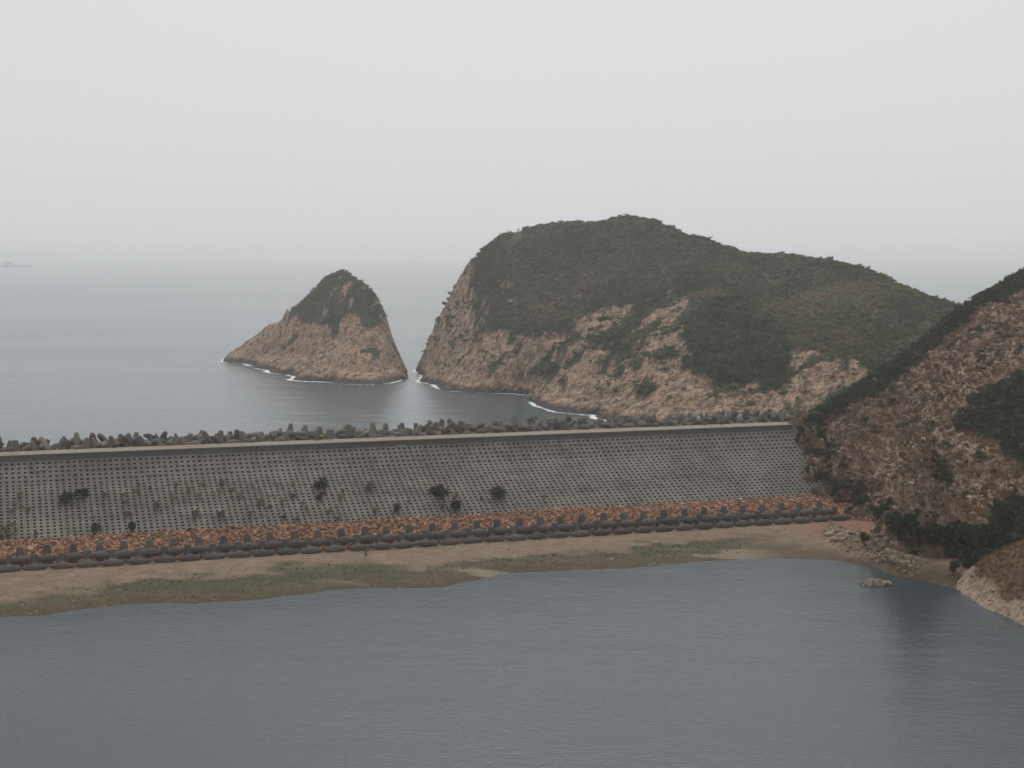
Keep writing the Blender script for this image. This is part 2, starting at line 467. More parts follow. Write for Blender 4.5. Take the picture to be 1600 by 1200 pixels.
for px, py in [(650, 612), (700, 622), (760, 632), (800, 640), (806, 634), (830, 650), (880, 662), (930, 668), (980, 680)]:
    P = at_z(px, py, 0); hd_hid.append((P[0], P[1], -5))
hd_hid += [(60, 560, -3), (90, 520, -2), (130, 490, 0), (180, 470, 5), (40, 540, -6), (110, 450, -3), (260, 500, 25), (300, 560, 40)]
hd = RBF(survey([(655, 577), (656, 595), (681, 603), (734, 613), (790, 615), (829, 619), (826, 628), (859, 640), (909, 648), (936, 654), (990, 664)], hd_seen, hd_hid), 9.0)

# --- near hillside at the end of the dam
hl_foot = []
hl_sky = [(1266, 664, 388), (1300, 638, 400), (1330, 620, 403), (1360, 603, 405), (1420, 562, 407), (1460, 528, 411), (1500, 492, 415), (1560, 456, 420), (1600, 436, 425), (1700, 395, 430), (1800, 360, 430)]
hl_seen = hl_sky + [(1300, 700, 390), (1350, 700, 378), (1350, 650, 392), (1400, 650, 388), (1400, 750, 358), (1400, 800, 340), (1350, 770, 362), (1500, 550, 398), (1500, 650, 372), (1500, 750, 345),
                    (1500, 830, 315), (1450, 820, 324), (1450, 760, 348), (1600, 500, 408), (1600, 600, 380), (1600, 700, 352), (1600, 800, 320), (1600, 860, 302), (1700, 500, 402), (1700, 650, 365),
                    (1700, 800, 318), (1800, 500, 395), (1800, 700, 345), (1800, 850, 302), (1450, 700, 372), (1550, 870, 300), (1550, 800, 324), (1340, 785, 359), (1375, 790, 351), (1420, 805, 336), (1465, 840, 319)]
hl_pts = [at_d(*a) for a in hl_seen] + [dam_hit(*a) for a in hl_foot]
for px, py in [(1305, 790), (1345, 803), (1372, 816), (1400, 835), (1440, 853), (1480, 870), (1515, 885)]: hl_pts.append(at_z(px, py, 6.0))
for py in (672, 688, 704, 720, 736, 752, 768, 784):
    bx_ = float(np.interp(py, [672, 700, 735, 765, 784], [1246, 1250, 1261, 1276, 1300]))
    for dx, zz in ((-16, -2.6), (-45, -6.0), (0, 0.0), (18, 2.0)): hl_pts.append(dam_hit(bx_ + dx, py) + np.array([0, 0, zz]))
for px, py in [(1285, 805), (1340, 822), (1380, 845), (1440, 875), (1480, 895), (1510, 905), (1600, 930), (1700, 950), (1800, 970)]:
    P = at_z(px, py, 3.0); hl_pts.append(P)
    for dd, zz in ((14, 0.5), (32, -2.0), (60, -4.0), (100, -5.0)): hl_pts.append(np.array((P[0] - dd * 0.25, P[1] - dd, zz)))
for a in (120, 150, 180):
    for s_ in (-20, 10, 40): hl_pts.append(dam_pt(a, s_, -6.0))
for px, py, d in hl_sky:
    P = at_d(px, py, d); hl_pts += [np.array((P[0] + 3, d + 25, P[2] - 5)), np.array((P[0] + 8, d + 70, P[2] * 0.55)), np.array((P[0] + 10, d + 130, 4))]
for a, s in ((196, 60), (206, 80), (180, 70)): P = dam_pt(a, s, 0); hl_pts.append(np.array((P[0], P[1], 2.0)))
hl = RBF(np.array(hl_pts), 4.0)

# --- spur in the lower right corner
sp_pts = [at_z(px, py, LAKE_Z) for px, py in [(1477, 914), (1492, 935), (1500, 949), (1530, 957), (1560, 970), (1600, 985), (1700, 1040), (1800, 1100)]]
sp_pts += [at_z(px, py, 1.0) for px, py in [(1462, 920), (1478, 950), (1505, 966), (1550, 985), (1590, 1003), (1680, 1060), (1462, 900), (1468, 908), (1780, 1130)]]
for px, py in [(1430, 925), (1450, 955), (1490, 985), (1540, 1005), (1600, 1035), (1700, 1090)]:
    P = at_z(px, py, 0.0)
    for dd, zz in ((0, 0.0), (15, -2.0), (40, -3.0), (70, -4.0)): sp_pts.append(np.array((P[0] - dd * 0.4, P[1] - dd, zz)))
sp_pts += [np.array((x, y, -2.0)) for x, y in ((70, 290), (72, 310), (75, 270), (85, 325))]
sp_sky = [(1490, 903, 289), (1520, 886, 285), (1560, 865, 281), (1600, 846, 277), (1700, 800, 268), (1800, 760, 260)]
sp_pts += [at_d(*a) for a in sp_sky + [(1520, 915, 277), (1560, 920, 268), (1600, 920, 263), (1600, 955, 255.5), (1700, 940, 245), (1560, 950, 261)]]
for px, py, d in sp_sky:
    P = at_d(px, py, d); sp_pts += [np.array((P[0] + 3, d + 10, P[2] - 3.5)), np.array((P[0] + 6, d + 22, 2.5)), np.array((P[0] + 8, d + 45, 1.5))]
sp = RBF(np.array(sp_pts), 7.0, 2.0)

# --- beach between the dam toe and the lake
SHORE = [(-60, 972), (0, 963), (60, 962), (150, 951), (230, 943), (290, 943), (340, 940), (400, 936), (470, 928), (530, 921), (590, 918), (640, 920), (690, 919), (740, 908),
         (770, 900), (850, 891), (1000, 885), (1050, 880), (1130, 875), (1230, 872), (1300, 875), (1370, 888), (1440, 905), (1480, 916), (1520, 922)]
bc_pts = [at_z(px, py, LAKE_Z) for px, py in SHORE] + [at_z(px, py + 14, LAKE_Z - 0.7) for px, py in SHORE]
bc_pts += [dam_pt(a, s, z) for a in range(-40, 260, 20) for s, z in ((-1.5, 5.85), (8, 6.0), (20, 6.2))]
bc_pts += [at_z(px, py, 6.0) for px, py in [(1400, 850), (1440, 870), (1480, 890), (1350, 835)]] + [at_z(px, py, 6.6) for px, py in [(1340, 845), (1395, 868)]]
bc = RBF(np.array(bc_pts), 3.0)

def axes(x0, x1, y0, y1, st):
    xs = np.arange(x0, x1, st); ys = np.arange(y0, y1, st)
    return np.meshgrid(xs, ys)
def slope_of(Z, st):
    gy, gx = np.gradient(Z, st)
    return np.hypot(gx, gy)
def noise_edge(PX, PY, X, Y, amp, seed):
    return PX + amp * fbm(X / 14, Y / 14, seed, 4) + amp * 0.6 * fbm(X / 3.5, Y / 3.5, seed + 3, 2), PY + amp * fbm(X / 14, Y / 14, seed + 7, 4) + amp * 0.6 * fbm(X / 3.5, Y / 3.5, seed + 5, 2)

LAND = {}
def landform(name, rbf, ext, st, mat, veg_fn, rock_amp, zmin, label=None, col=2.4, veg_amp=0.7, cat=None):
    X, Y = axes(*ext, st)
    Z = rbf(X, Y)
    if name == 'hillside':                                  # rock ribs running down the slope
        rib = fbm((X * 0.8 + Y * 0.6) / 5, (Y * 0.8 - X * 0.6) / 38, 63, 3)
        Z = Z + 1.3 * rib * sstep(7, 12, Z)
    sl = slope_of(Z, st)
    PX, PY = project(np.stack([X, Y, Z], -1))
    veg = veg_fn(PX, PY, X, Y, Z, sl)
    rock = 1 - veg
    near0 = sstep(-4, 3, Z - zmin)
    wx = X + 1.2 * fbm(X / 9, Y / 9, 61); wy = Y + 1.2 * fbm(X / 9, Y / 9, 67)
    v1, e1 = cells(wx / col, wy / col, 3); v2, e2 = cells(wx / (col * 3.1), wy / (col * 3.1), 21)
    colr = (v1 - 0.5) * 1.1 + (v2 - 0.5) * 2.2 - 0.5 * (1 - sstep(0.0, 0.12, e2))
    d = rock * rock_amp * near0 * (colr * (0.45 + 0.75 * np.clip(sl, 0, 1.3)) + 0.9 * fbm(X / 11, Y / 11, 31, 4))
    d += rock * rock_amp * near0 * 1.5 * np.sin(2 * math.pi * Z / 10.0 + 3.2 * fbm(X / 30, Y / 30, 35, 3)) * sstep(-0.3, 0.3, fbm(X / 40, Y / 40, 37, 2))
    d += veg * veg_amp * (fbm(X / 7, Y / 7, 41, 4) * 1.2 + fbm(X / 32, Y / 32, 43, 3) * 3.0)
    Zf = Z + d
    keep = Zf > zmin - 0.9
    V = np.stack([X, Y, np.maximum(Zf, zmin - 0.9)], -1).reshape(-1, 3)
    Fq = grid_faces(*X.shape, keep)
    V2, F2, at = compact(V, Fq, {"veg": veg})
    o = link(name, np_mesh(name, V2, F2, [mat], smooth=False, attrs=at))
    tag(o, kind="structure")
    LAND[name] = dict(X=X, Y=Y, Z=Zf, veg=veg, PX=PX, PY=PY, st=st, ext=ext, sl=sl)
    return o
def land_z(name, x, y):
    L = LAND[name]
    j = np.clip(((np.asarray(x) - L['ext'][0]) / L['st']), 0, L['X'].shape[1] - 1.001); i = np.clip(((np.asarray(y) - L['ext'][2]) / L['st']), 0, L['X'].shape[0] - 1.001)
    i0, j0 = np.floor(i).astype(int), np.floor(j).astype(int); fi, fj = i - i0, j - j0
    Z = L['Z']
    return (Z[i0, j0] * (1 - fj) + Z[i0, j0 + 1] * fj) * (1 - fi) + (Z[i0 + 1, j0] * (1 - fj) + Z[i0 + 1, j0 + 1] * fj) * fi

# where scrub grows on the stack
SK_VEG = [[(478, 452), (505, 428), (540, 405), (575, 425), (588, 445), (592, 462), (578, 485), (596, 495), (594, 508), (570, 508), (556, 494), (535, 496), (528, 525), (515, 525), (508, 505),
           (480, 503), (455, 492)], [(585, 478), (600, 476), (596, 505), (580, 505)]]
def veg_stack(PX, PY, X, Y, Z, sl):
    qx, qy = noise_edge(PX, PY, X, Y, 9, 3)
    v = np.zeros(PX.shape, bool)
    for p in SK_VEG: v |= in_poly(qx, qy, p)
    v |= (Z > 38) & (PY < 470) & (PX < 590)
    v |= (Z > 30) & (Y > 912)
    holes = fbm(X / 6, Y / 6, 77, 3) > 0.34
    tuft = (fbm(X / 8, Y / 8, 78, 3) > 0.50) & (Z > 10)
    return ((v & ~holes) | tuft).astype(float)
HD_ROCK = [[(630, 620), (650, 570), (690, 485), (712, 420), (730, 448), (757, 478), (758, 500), (742, 535), (775, 515), (830, 522), (885, 520), (925, 538), (960, 545), (958, 565), (1000, 568),
            (1020, 552), (1062, 548), (1082, 575), (1112, 600), (1150, 612), (1195, 590), (1198, 618), (1228, 612), (1232, 556), (1262, 548), (1300, 560), (1355, 580), (1330, 620), (1290, 690),
            (900, 720), (640, 660)],
           [(885, 506), (930, 486), (992, 470), (1000, 484), (965, 510), (935, 528), (905, 532)],
           [(985, 552), (1000, 512), (1035, 478), (1078, 460), (1066, 492), (1075, 525), (1088, 562), (1040, 566)],
           [(775, 445), (795, 438), (800, 450), (783, 455)]]
def veg_head(PX, PY, X, Y, Z, sl):
    qx, qy = noise_edge(PX, PY, X, Y, 13, 5)
    r = np.zeros(PX.shape, bool)
    for p in HD_ROCK: r |= in_poly(qx, qy, p)
    r &= ~((fbm(X / 9, Y / 9, 80, 3) > 0.30) & (Z > 9))
    speck = (fbm(X / 5, Y / 5, 81, 2) > 0.62) & (PY > 440) & (PX < 1110)
    r |= (Z < 52) & (PX < 722) | (sl > 1.45) & (PX < 740)
    tuft = (fbm(X / 4.5, Y / 4.5, 83, 2) > 0.55) & (Z > 8)
    return (~(r | speck) | (tuft & ~speck)).astype(float)
HL_VEG = [[(1250, 690), (1262, 655), (1300, 610), (1500, 460), (1620, 400), (1620, 440), (1520, 490), (1440, 560), (1380, 620), (1330, 640), (1290, 680), (1275, 712), (1258, 715)],
          [(1480, 660), (1530, 610), (1620, 575), (1640, 740), (1590, 720), (1540, 690), (1500, 690)],
          [(1370, 790), (1420, 800), (1470, 830), (1530, 830), (1570, 790), (1640, 780), (1640, 900), (1500, 930), (1390, 850)],
          [(1440, 710), (1480, 720), (1490, 760), (1450, 750)], [(1270, 740), (1310, 735), (1340, 770), (1350, 800), (1300, 790)]]
def veg_hill(PX, PY, X, Y, Z, sl):
    qx, qy = noise_edge(PX, PY, X, Y, 16, 8)
    v = np.zeros(PX.shape, bool)
    for p in HL_VEG: v |= in_poly(qx, qy, p)
    return np.clip(v * 0.9 + 0.5 * sstep(-0.1, 0.3, fbm(X / 10, Y / 10, 90, 4)), 0, 1)
def veg_spur(PX, PY, X, Y, Z, sl):
    return sstep(LAKE_Z + 1.5, LAKE_Z + 3.3, Z + 2.0 * fbm(X / 6, Y / 6, 95, 3))

o_sk = landform("sea_stack", sk, (-215, -45, 770, 1080), 0.9, M['rock_stack'], veg_stack, 1.0, 0.0)
o_hd = landform("headland", hd, (-80, 300, 500, 1010), 1.15, M['rock_head'], veg_head, 1.1, 0.0)
o_hl = landform("hillside", hl, (60, 230, 285, 520), 0.7, M['rock_hill'], veg_hill, 0.75, 2.0, col=1.6, veg_amp=0.5)
t = NT("shore_rock")
pale = t.ramp(t.noise(0.7, 6, 0.65, dist=0.5), [(0.32, (0.10, 0.075, 0.05)), (0.45, (0.26, 0.20, 0.14)), (0.70, (0.36, 0.29, 0.21))])
br = t.ramp(t.noise(0.35, 5, 0.6), [(0.3, (0.075, 0.045, 0.027)), (0.6, (0.14, 0.085, 0.045)), (0.8, (0.19, 0.12, 0.07))])
t.color(t.mix(t.attr("veg"), pale, br)); t.bump(t.noise(0.9, 6, 0.65), 0.8, 0.5); M['spur'] = t.m
o_sp = landform("shore_spur", sp, (70, 165, 215, 330), 0.5, M['spur'], veg_spur, 0.36, LAKE_Z - 0.5, col=1.2, veg_amp=0.35)

# --- beach
X, Y = axes(-150, 150, 245, 400, 0.8)
Z = bc(X, Y) + 0.17 * fbm(X / 5, Y / 3.5, 51, 4) + 0.22 * fbm(X / 22, Y / 22, 55, 2)
PX, PY = project(np.stack([X, Y, Z], -1))
shore_y = np.interp(PX, [p[0] for p in SHORE], [p[1] for p in SHORE])
toe_y = 896 - PX * 0.0621
fr = np.clip((PY - toe_y) / np.maximum(shore_y - toe_y, 6), 0, 1)
nz = fbm(X / 16, Y / 16, 52, 4); nz2 = fbm(X / 30, Y / 9, 53, 4)
nz3 = fbm(X / 4.5, Y / 3, 59, 3)
green = sstep(0.40, 0.66, fr + 0.38 * nz + 0.22 * nz3 + 0.20 * sstep(330, 480, PX)) * (1 - sstep(1120, 1260, PX)) 
mud = sstep(0.62, 0.92, fr + 0.30 * nz2 + 0.12 * nz3)
pale = sstep(0.20, 0.44, fbm(X / 17, Y / 5, 57, 4) + 0.15 * nz3) * sstep(0.45, 0.75, fr) * sstep(420, 640, PX) * (1 - 0.8 * sstep(1150, 1240, PX)) * 0.55
red = sstep(1220, 1300, PX) * (1 - sstep(0.25, 0.5, fr + 0.2 * nz))
t = NT("beach_ground")
c = t.ramp(t.noise(0.30, 6, 0.65), [(0.3, (0.15, 0.105, 0.068)), (0.55, (0.215, 0.155, 0.102)), (0.75, (0.28, 0.21, 0.145))])
c = t.mix(t.attr("red"), c, (0.22, 0.105, 0.065))
c = t.mix(t.attr("mud"), c, t.ramp(t.noise(0.5, 5), [(0.35, (0.055, 0.038, 0.020)), (0.7, (0.10, 0.068, 0.036))]))
c = t.mix(t.attr("green"), c, t.ramp(t.noise(0.6, 6, 0.7), [(0.3, (0.038, 0.038, 0.016)), (0.55, (0.068, 0.060, 0.027)), (0.75, (0.115, 0.088, 0.046))]))
c = t.mix(t.attr("pale"), c, (0.34, 0.28, 0.20))
sp_ = t.noise(2.2, 2)
c = t.mix(t.ramp(sp_, [(0.66, 0.0), (0.74, 0.7)]), c, (0.42, 0.36, 0.28))
fine = t.noise(1.1, 6, 0.75)
c = t.mix(t.ramp(fine, [(0.36, 0.55), (0.52, 0.0)]), c, (0.085, 0.062, 0.04))
t.color(c); t.bump(t.noise(1.5, 5, 0.7), 0.8, 0.25); M['beach'] = t.m
V, Fq, at = compact(np.stack([X, Y, Z], -1).reshape(-1, 3), grid_faces(*X.shape), {"green": green * (1 - mud * 0.55), "mud": mud, "pale": pale, "red": red})
tag(link("beach", np_mesh("beach", V, Fq, [M['beach']], True, at)), kind="structure")
BEACH = dict(X=X, Y=Y, Z=Z, green=green * (1 - mud * 0.6), fr=fr, PX=PX, PY=PY)
def beach_z(x, y):
    j = int(np.clip(round((x + 150) / 0.8), 0, X.shape[1] - 1)); i = int(np.clip(round((y - 245) / 0.8), 0, X.shape[0] - 1))
    return float(BEACH['Z'][i, j])

# ------------------------------------------------------------------ the dam
dam = tag(link("dam", None, loc=tuple(dam_pt(100, S0, Z0))), "long grey dam faced with perforated concrete blocks, crossing the picture", "dam")
DI = Vector(dam_pt(100, S0, Z0))
def dam_child(name, me, o_loc=None):
    o = bpy.data.objects.new(name, me); COL.objects.link(o); o.parent = dam
    o.location = (Vector(o_loc) - DI) if o_loc is not None else -DI
    return o
def extrude_profile(prof, a0, a1, step, jitter=None):
    aa = np.arange(a0, a1 + step * 0.5, step)
    V = np.array([[dam_pt(a, s, z) for s, z in prof] for a in aa]).reshape(-1, 3)
    return V, grid_faces(len(aa), len(prof))
TH = 0.62
V, Fq = extrude_profile([(S0 - 3, Z0 - 3), (S0 - 0.1, Z0 - TH), (S1 + 0.1, Z1 - TH), (S2 + 0.15, Z2 - TH), (S3 + 0.3, Z2 - TH)], A_MIN, A_MAX, 6)
dam_child("core", np_mesh("core", V, Fq[:, ::-1], [M['soil_shade']]))
# wall: casts of 12 m with a narrow joint between them
def wall_mesh(length):
    prof = [(0, Z2 - 0.6), (0, WALL_Z - 0.30), (-0.18, WALL_Z - 0.26), (-0.18, WALL_Z + 0.02), (0.5, WALL_Z + 0.02), (0.5, Z2 - 0.6)]
    V = [tuple(AX * a + NX * s + np.array([0, 0, z])) for a in (0, length) for s, z in prof]
    n = len(prof)
    Fs = [(i, (i + 1) % n, (i + 1) % n + n, i + n) for i in range(n)] + [tuple(range(n))[::-1], tuple(range(n, 2 * n))]
    return np_mesh("wall_panel", V, Fs, [M['wall']])
wm = wall_mesh(11.96)
for k, a in enumerate(np.arange(A_MIN, A_MAX, 12)):
    P = A0 + AX * a + NX * S3; dam_child("wall_panel", wm, (P[0], P[1], 0.0))
# gutter ledge at the wall foot
V, Fq = extrude_profile([(S2 + 0.02, Z2 - 0.4), (S2 + 0.02, Z2 + 0.05), (S3 - 0.003, Z2 + 0.05)], A_MIN, A_MAX, 6)
dam_child("ledge", np_mesh("ledge", V, Fq[:, ::-1], [M['block']]))
V, Fq = extrude_profile([(S3 + 0.5, WALL_Z), (S4, WALL_Z + 0.03), (S4 + 0.05, WALL_Z - 1.0), (S4 + 1.5, WALL_Z - 0.5), (S4 + 6.5, WALL_Z + 0.35), (S4 + 38, -1.0)], A_MIN, A_MAX + 10, 4)
nb = 6
V = V.reshape(-1, nb, 3)
road_V = V[:, :2].reshape(-1, 3)
tag(link("road", np_mesh("road", road_V, grid_faces(len(V), 2)[:, ::-1], [M['road']])), kind="structure")
mound_V = V[:, 1:].reshape(-1, 3).copy()
dam_child("seaward_mound", np_mesh("seaward_mound", mound_V, grid_faces(len(V), nb - 1)[:, ::-1], [M['dolos']]))

# facing blocks: a slab with a square hole through it
def block_vf(w, l, h=0.34, hw=0.30, hl=0.31):
    g = 0.012
    x, y = w / 2 - g, l / 2 - g
    b = 0.03
    V = [(-x, -y, -h), (x, -y, -h), (x, y, -h), (-x, y, -h), (-x, -y, -b), (x, -y, -b), (x, y, -b), (-x, y, -b),
         (-x + b, -y + b, 0), (x - b, -y + b, 0), (x - b, y - b, 0), (-x + b, y - b, 0),
         (-hw, -hl, 0), (hw, -hl, 0), (hw, hl, 0), (-hw, hl, 0), (-hw, -hl, -h), (hw, -hl, -h), (hw, hl, -h), (-hw, hl, -h)]
    Fs = []
    for i in range(4):
        j = (i + 1) % 4
        Fs += [(i, j, j + 4, i + 4), (i + 4, j + 4, j + 8, i + 8), (i + 8, j + 8, j + 12, i + 12), (i + 12, j + 12, j + 16, i + 16)]
    mi = [0, 0, 0, 1] * 4  # hole walls get the near-black earth colour, shade painted onto the concrete
    return np.array(V), np.array(Fs), mi
BW = 1.29
cols = np.arange(A_MIN + 2, A_MAX - 4, BW)
rows = [(S0, Z0, S1, Z1, 17), (S1, Z1, S2, Z2, 5)]
blocks = []
for (sa, za, sb, zb, n) in rows:
    L = math.hypot(sb - sa, zb - za); ang = math.atan2(zb - za, sb - sa)
    up = NX * math.cos(ang) + np.array([0, 0, math.sin(ang)])
    nrm = np.cross(AX, up)
    R = np.stack([AX, up, nrm], 1)
    for i in range(n):
        fct = (i + 0.5) / n
        for a in cols:
            q = project(dam_pt(a, sa + (sb - sa) * fct, za + (zb - za) * fct))
            if q[0] > np.interp(q[1], [660, 678, 735, 765, 790], [1262, 1272, 1288, 1306, 1340]): continue
            blocks.append((dam_pt(a, sa + (sb - sa) * fct, za + (zb - za) * fct), R, L / n))
cen = np.array([b[0] for b in blocks])
bpx, bpy_ = project(cen)
area = np.array([abs(np.dot(b[1][:, 2], (np.array([0, 0, ZC]) - b[0]))) / np.linalg.norm(b[0] - np.array([0, 0, ZC])) ** 3 for b in blocks]) * 1e6
hidden = (bpx < 6) | (bpx > 1594)
near300 = set(np.argsort(-(area * (~hidden)))[:300].tolist())
vf = {round(L, 4): block_vf(BW, L) for L in {round(b[2], 4) for b in blocks}}
protos = {}
for L, (v, fs, mi) in vf.items():
    protos[L] = [np_mesh("block", v, fs, [M['block'], M['soil_shade']], attrs={"tone": np.full(len(v), tn)}, mat_idx=mi) for tn in np.linspace(-0.55, 0.45, 8)]
FV, FF, FT, FM = [], [], [], []
off = 0
for i, (P, R, L) in enumerate(blocks):
    v, fs, mi = vf[round(L, 4)]
    patch = fbm(np.array([P[0] / 14]), np.array([P[1] / 14 + P[2]]), 71, 2)[0]
    band = fbm(np.array([float(np.dot(P - A0, AX)) / 3.5]), np.array([P[2] / 14]), 73, 2)[0]
    tone = float(np.clip(rng.normal(0, 0.20) + 0.45 * patch + 0.25 * band - 0.12 * (P[2] > Z1 + 0.5), -0.6, 0.5))
    jit = R[:, 2] * rng.normal(0, 0.018)
    if i in near300:
        o = dam_child("block", protos[round(L, 4)][int(np.clip((tone + 0.55) / 1.0 * 8, 0, 7))], P + jit)
        o.rotation_euler = Matrix(R.tolist()).to_euler()
    else:
        FV.append(v @ R.T + P + jit); FF.append(fs + off); FT.append(np.full(len(v), tone)); FM += mi; off += len(v)
fb = dam_child("block_facing", np_mesh("block_facing", np.concatenate(FV), np.concatenate(FF), [M['block'], M['soil_shade']], attrs={"tone": np.concatenate(FT)}, mat_idx=FM))
tag(fb, kind="stuff")

# ------------------------------------------------------------------ stones
def stone_vf(seed, flat=0.7, sub=1):
    r = np.random.default_rng(seed)
    bm = bmesh.new(); bmesh.ops.create_icosphere(bm, subdivisions=sub, radius=1)
    V = np.array([v.co[:] for v in bm.verts]); Fs = np.array([[v.index for v in f.verts] for f in bm.faces]); bm.free()
    for _ in range(7):                                   # chop with random planes: angular faces
        n = r.normal(size=3); n /= np.linalg.norm(n); k = r.uniform(0.45, 0.8)
        d = V @ n; over = np.maximum(d - k, 0); V = V - over[:, None] * n
    V *= r.uniform(0.75, 1.25, 3) * np.array([1, 1, flat])
    return V, Fs
ST = [stone_vf(100 + k) for k in range(14)]
STB = [stone_vf(300 + k, 0.8, 2) for k in range(8)]
def euler_mats(e):
    return np.array([np.array(Euler(x).to_matrix()) for x in e])
bank = tag(link("riprap_bank", None, loc=tuple(dam_pt(100, 8, 7))), "band of loose reddish-brown stones along the foot of the dam", "stone bank")
BI = Vector(dam_pt(100, 8, 7))
prof_s, prof_z = [0.5, 3, 19.2], [5.9, 6.6, Z0 + 0.15]
V, Fq = extrude_profile([(0.5, 5.7), (3, 6.3), (S0 + 0.5, Z0 - 0.1)], A_MIN, A_MAX - 18, 6)
o = link("bed", np_mesh("bed", V, Fq[:, ::-1], [M['riprap']], attrs={"tone": np.full(len(V), 0.12)}), bank, -BI)
n_st = 10500
sa = rng.uniform(A_MIN, A_MAX - 18, n_st); ss = np.clip(rng.uniform(1.2, S0 + 0.4, n_st) + 0, 1.2, S0 + 0.4 + 0.9 * fbm(sa / 5, sa * 0, 34, 3))
sz = np.clip(rng.lognormal(-1.10, 0.40, n_st), 0.16, 0.70)
tones = np.clip(rng.beta(2.2, 2.4, n_st) + 0.12 * fbm(sa / 9, ss / 6, 33, 2), 0, 1)
rots = euler_mats(rng.uniform(-3.1, 3.1, (n_st, 3)) * np.array([0.22, 0.22, 1]))
pos = np.array([dam_pt(a, s, np.interp(s, prof_s, prof_z)) for a, s in zip(sa, ss)])
spx, spy = project(pos)
big = sz / np.linalg.norm(pos - np.array([0, 0, ZC]), axis=1) * ((spx > 3) & (spx < 1300) & (ss > 5))
top300 = set(np.argsort(-big)[:300].tolist())
sp_mesh = {}
FV, FF, FT = [], [], []; off = 0
for i in range(n_st):
    k = i % 14
    v, fs = ST[k]
    if i in top300:
        tb = int(min(tones[i] * 6, 5))
        if (k, tb) not in sp_mesh:
            sp_mesh[(k, tb)] = np_mesh("stone", v, fs, [M['riprap']], attrs={"tone": np.full(len(v), (tb + 0.5) / 6)})
        o = link("stone", sp_mesh[(k, tb)], bank, Vector(pos[i]) - BI, Matrix(rots[i].tolist()).to_euler(), float(sz[i]))
    else:
        FV.append((v * sz[i]) @ rots[i].T + pos[i]); FF.append(fs + off); FT.append(np.full(len(v), tones[i])); off += len(v)
o = link("small_stones", np_mesh("small_stones", np.concatenate(FV) - np.array(BI), np.concatenate(FF), [M['riprap']], attrs={"tone": np.concatenate(FT)}), bank)
tag(o, kind="stuff")

# ------------------------------------------------------------------ dolosse
def oct_beam(V, Fs, c, axis, up, half, r_mid, r_end, bev=0.10):
    axis = np.array(axis, float); up = np.array(up, float); side = np.cross(axis, up)
    stations = [(-half, r_end - bev), (-half + bev, r_end), (-0.5 * half, 0.45 * r_end + 0.55 * r_mid + 0.06), (0.0, r_mid), (0.5 * half, 0.45 * r_end + 0.55 * r_mid + 0.06), (half - bev, r_end), (half, r_end - bev)]
    base = len(V)
    for tpos, r in stations:
        for k in range(8):
            a = math.pi / 8 + k * math.pi / 4
            V.append(np.array(c) + axis * tpos + up * r * math.sin(a) + side * r * math.cos(a))
    for s in range(len(stations) - 1):
        for k in range(8):
            j = (k + 1) % 8
            Fs.append((base + s * 8 + k, base + s * 8 + j, base + s * 8 + 8 + j, base + s * 8 + 8 + k))
    Fs.append(tuple(base + k for k in range(8))[::-1]); e = base + (len(stations) - 1) * 8
    Fs.append(tuple(e + k for k in range(8)))
def dolos_mesh(name, mat, tone, half=2.0):
    V, Fs = [], []                                       # x: front fluke, z: rear fluke, y: shank
    oct_beam(V, Fs, (0, 0, 0), (1, 0, 0), (0, 0, 1), half, 0.74, 0.30)
    oct_beam(V, Fs, (0, 2.75, 0), (0, 0, 1), (1, 0, 0), 2.1, 0.80, 0.56)
    oct_beam(V, Fs, (0, 1.375, 0), (0, 1, 0), (0, 0, 1), 1.5, 0.56, 0.66, 0.02)
    return np_mesh(name, V, Fs, [mat], attrs={"tone": np.full(len(V), tone)})
DT = [dolos_mesh("dolos", M['dolos'], tn, 2.22) for tn in (-0.35, -0.1, 0.15, 0.4)]
DS = [dolos_mesh("dolos", M['dolos_sea'], tn) for tn in (-0.7, -0.35, 0.0, 0.35)]
dam_rot = math.atan2(AX[1], AX[0])
ORD = ["first", "second", "third", "fourth", "fifth", "sixth", "seventh", "eighth", "ninth", "tenth", "eleventh", "twelfth", "thirteenth", "fourteenth", "fifteenth", "sixteenth", "seventeenth",
       "eighteenth", "nineteenth"]
TENS = ["", "", "twent", "thirt", "fort", "fift", "sixt", "sevent", "eight", "ninet"]
def ordinal(n):
    if n <= 19: return ORD[n - 1]
    if n >= 100: return "hundredth" if n == 100 else "hundred and " + ordinal(n - 100)
    return TENS[n // 10] + ("ieth" if n % 10 == 0 else "y-" + ORD[n % 10 - 1])
SPC = 4.86
P_first = dam_pt(0, 0, 0)
a_first = -8.0
# line the first dolos up with the photograph: lower ones are centred near x = 108 + k * 40
for k in range(200):
    pxx = project(dam_pt(a_first, 0.2, TOE_Z + 0.6))[0]
    if abs(pxx - 13) < 0.5: break
    a_first += (13 - pxx) / 9.0
n_low = n_up = 0
for k in range(-1, 40):
    for tier in (0, 1):
        a = a_first + (k + 0.5 * tier) * SPC + rng.normal(0, 0.06)
        c = dam_pt(a, -0.3 + 2.75 * tier, TOE_Z + 0.42 + 1.15 * tier)
        px0, py0 = project(c)
        lim = 1338 if tier == 0 else 1300
        if px0 < -16 or px0 > lim: continue
        o = link("dolos", DT[int(rng.integers(4))], None, tuple(c), (math.radians((2.5 if tier == 0 else -1) + rng.normal(0, 1.3)), math.radians(rng.normal(0, 1.0)), dam_rot + math.radians(rng.normal(0, 1.5))))
        if tier == 0: n_low += 1; nme, cnt = "lower", n_low
        else: n_up += 1; nme, cnt = "upper", n_up
        tag(o, f"grey concrete dolos in the {nme} tier at the dam toe, {ordinal(cnt)} from the left", "dolos", "dolosse lined up along the dam toe")
POSES = ["standing", "leaning", "lying"]
heap = []
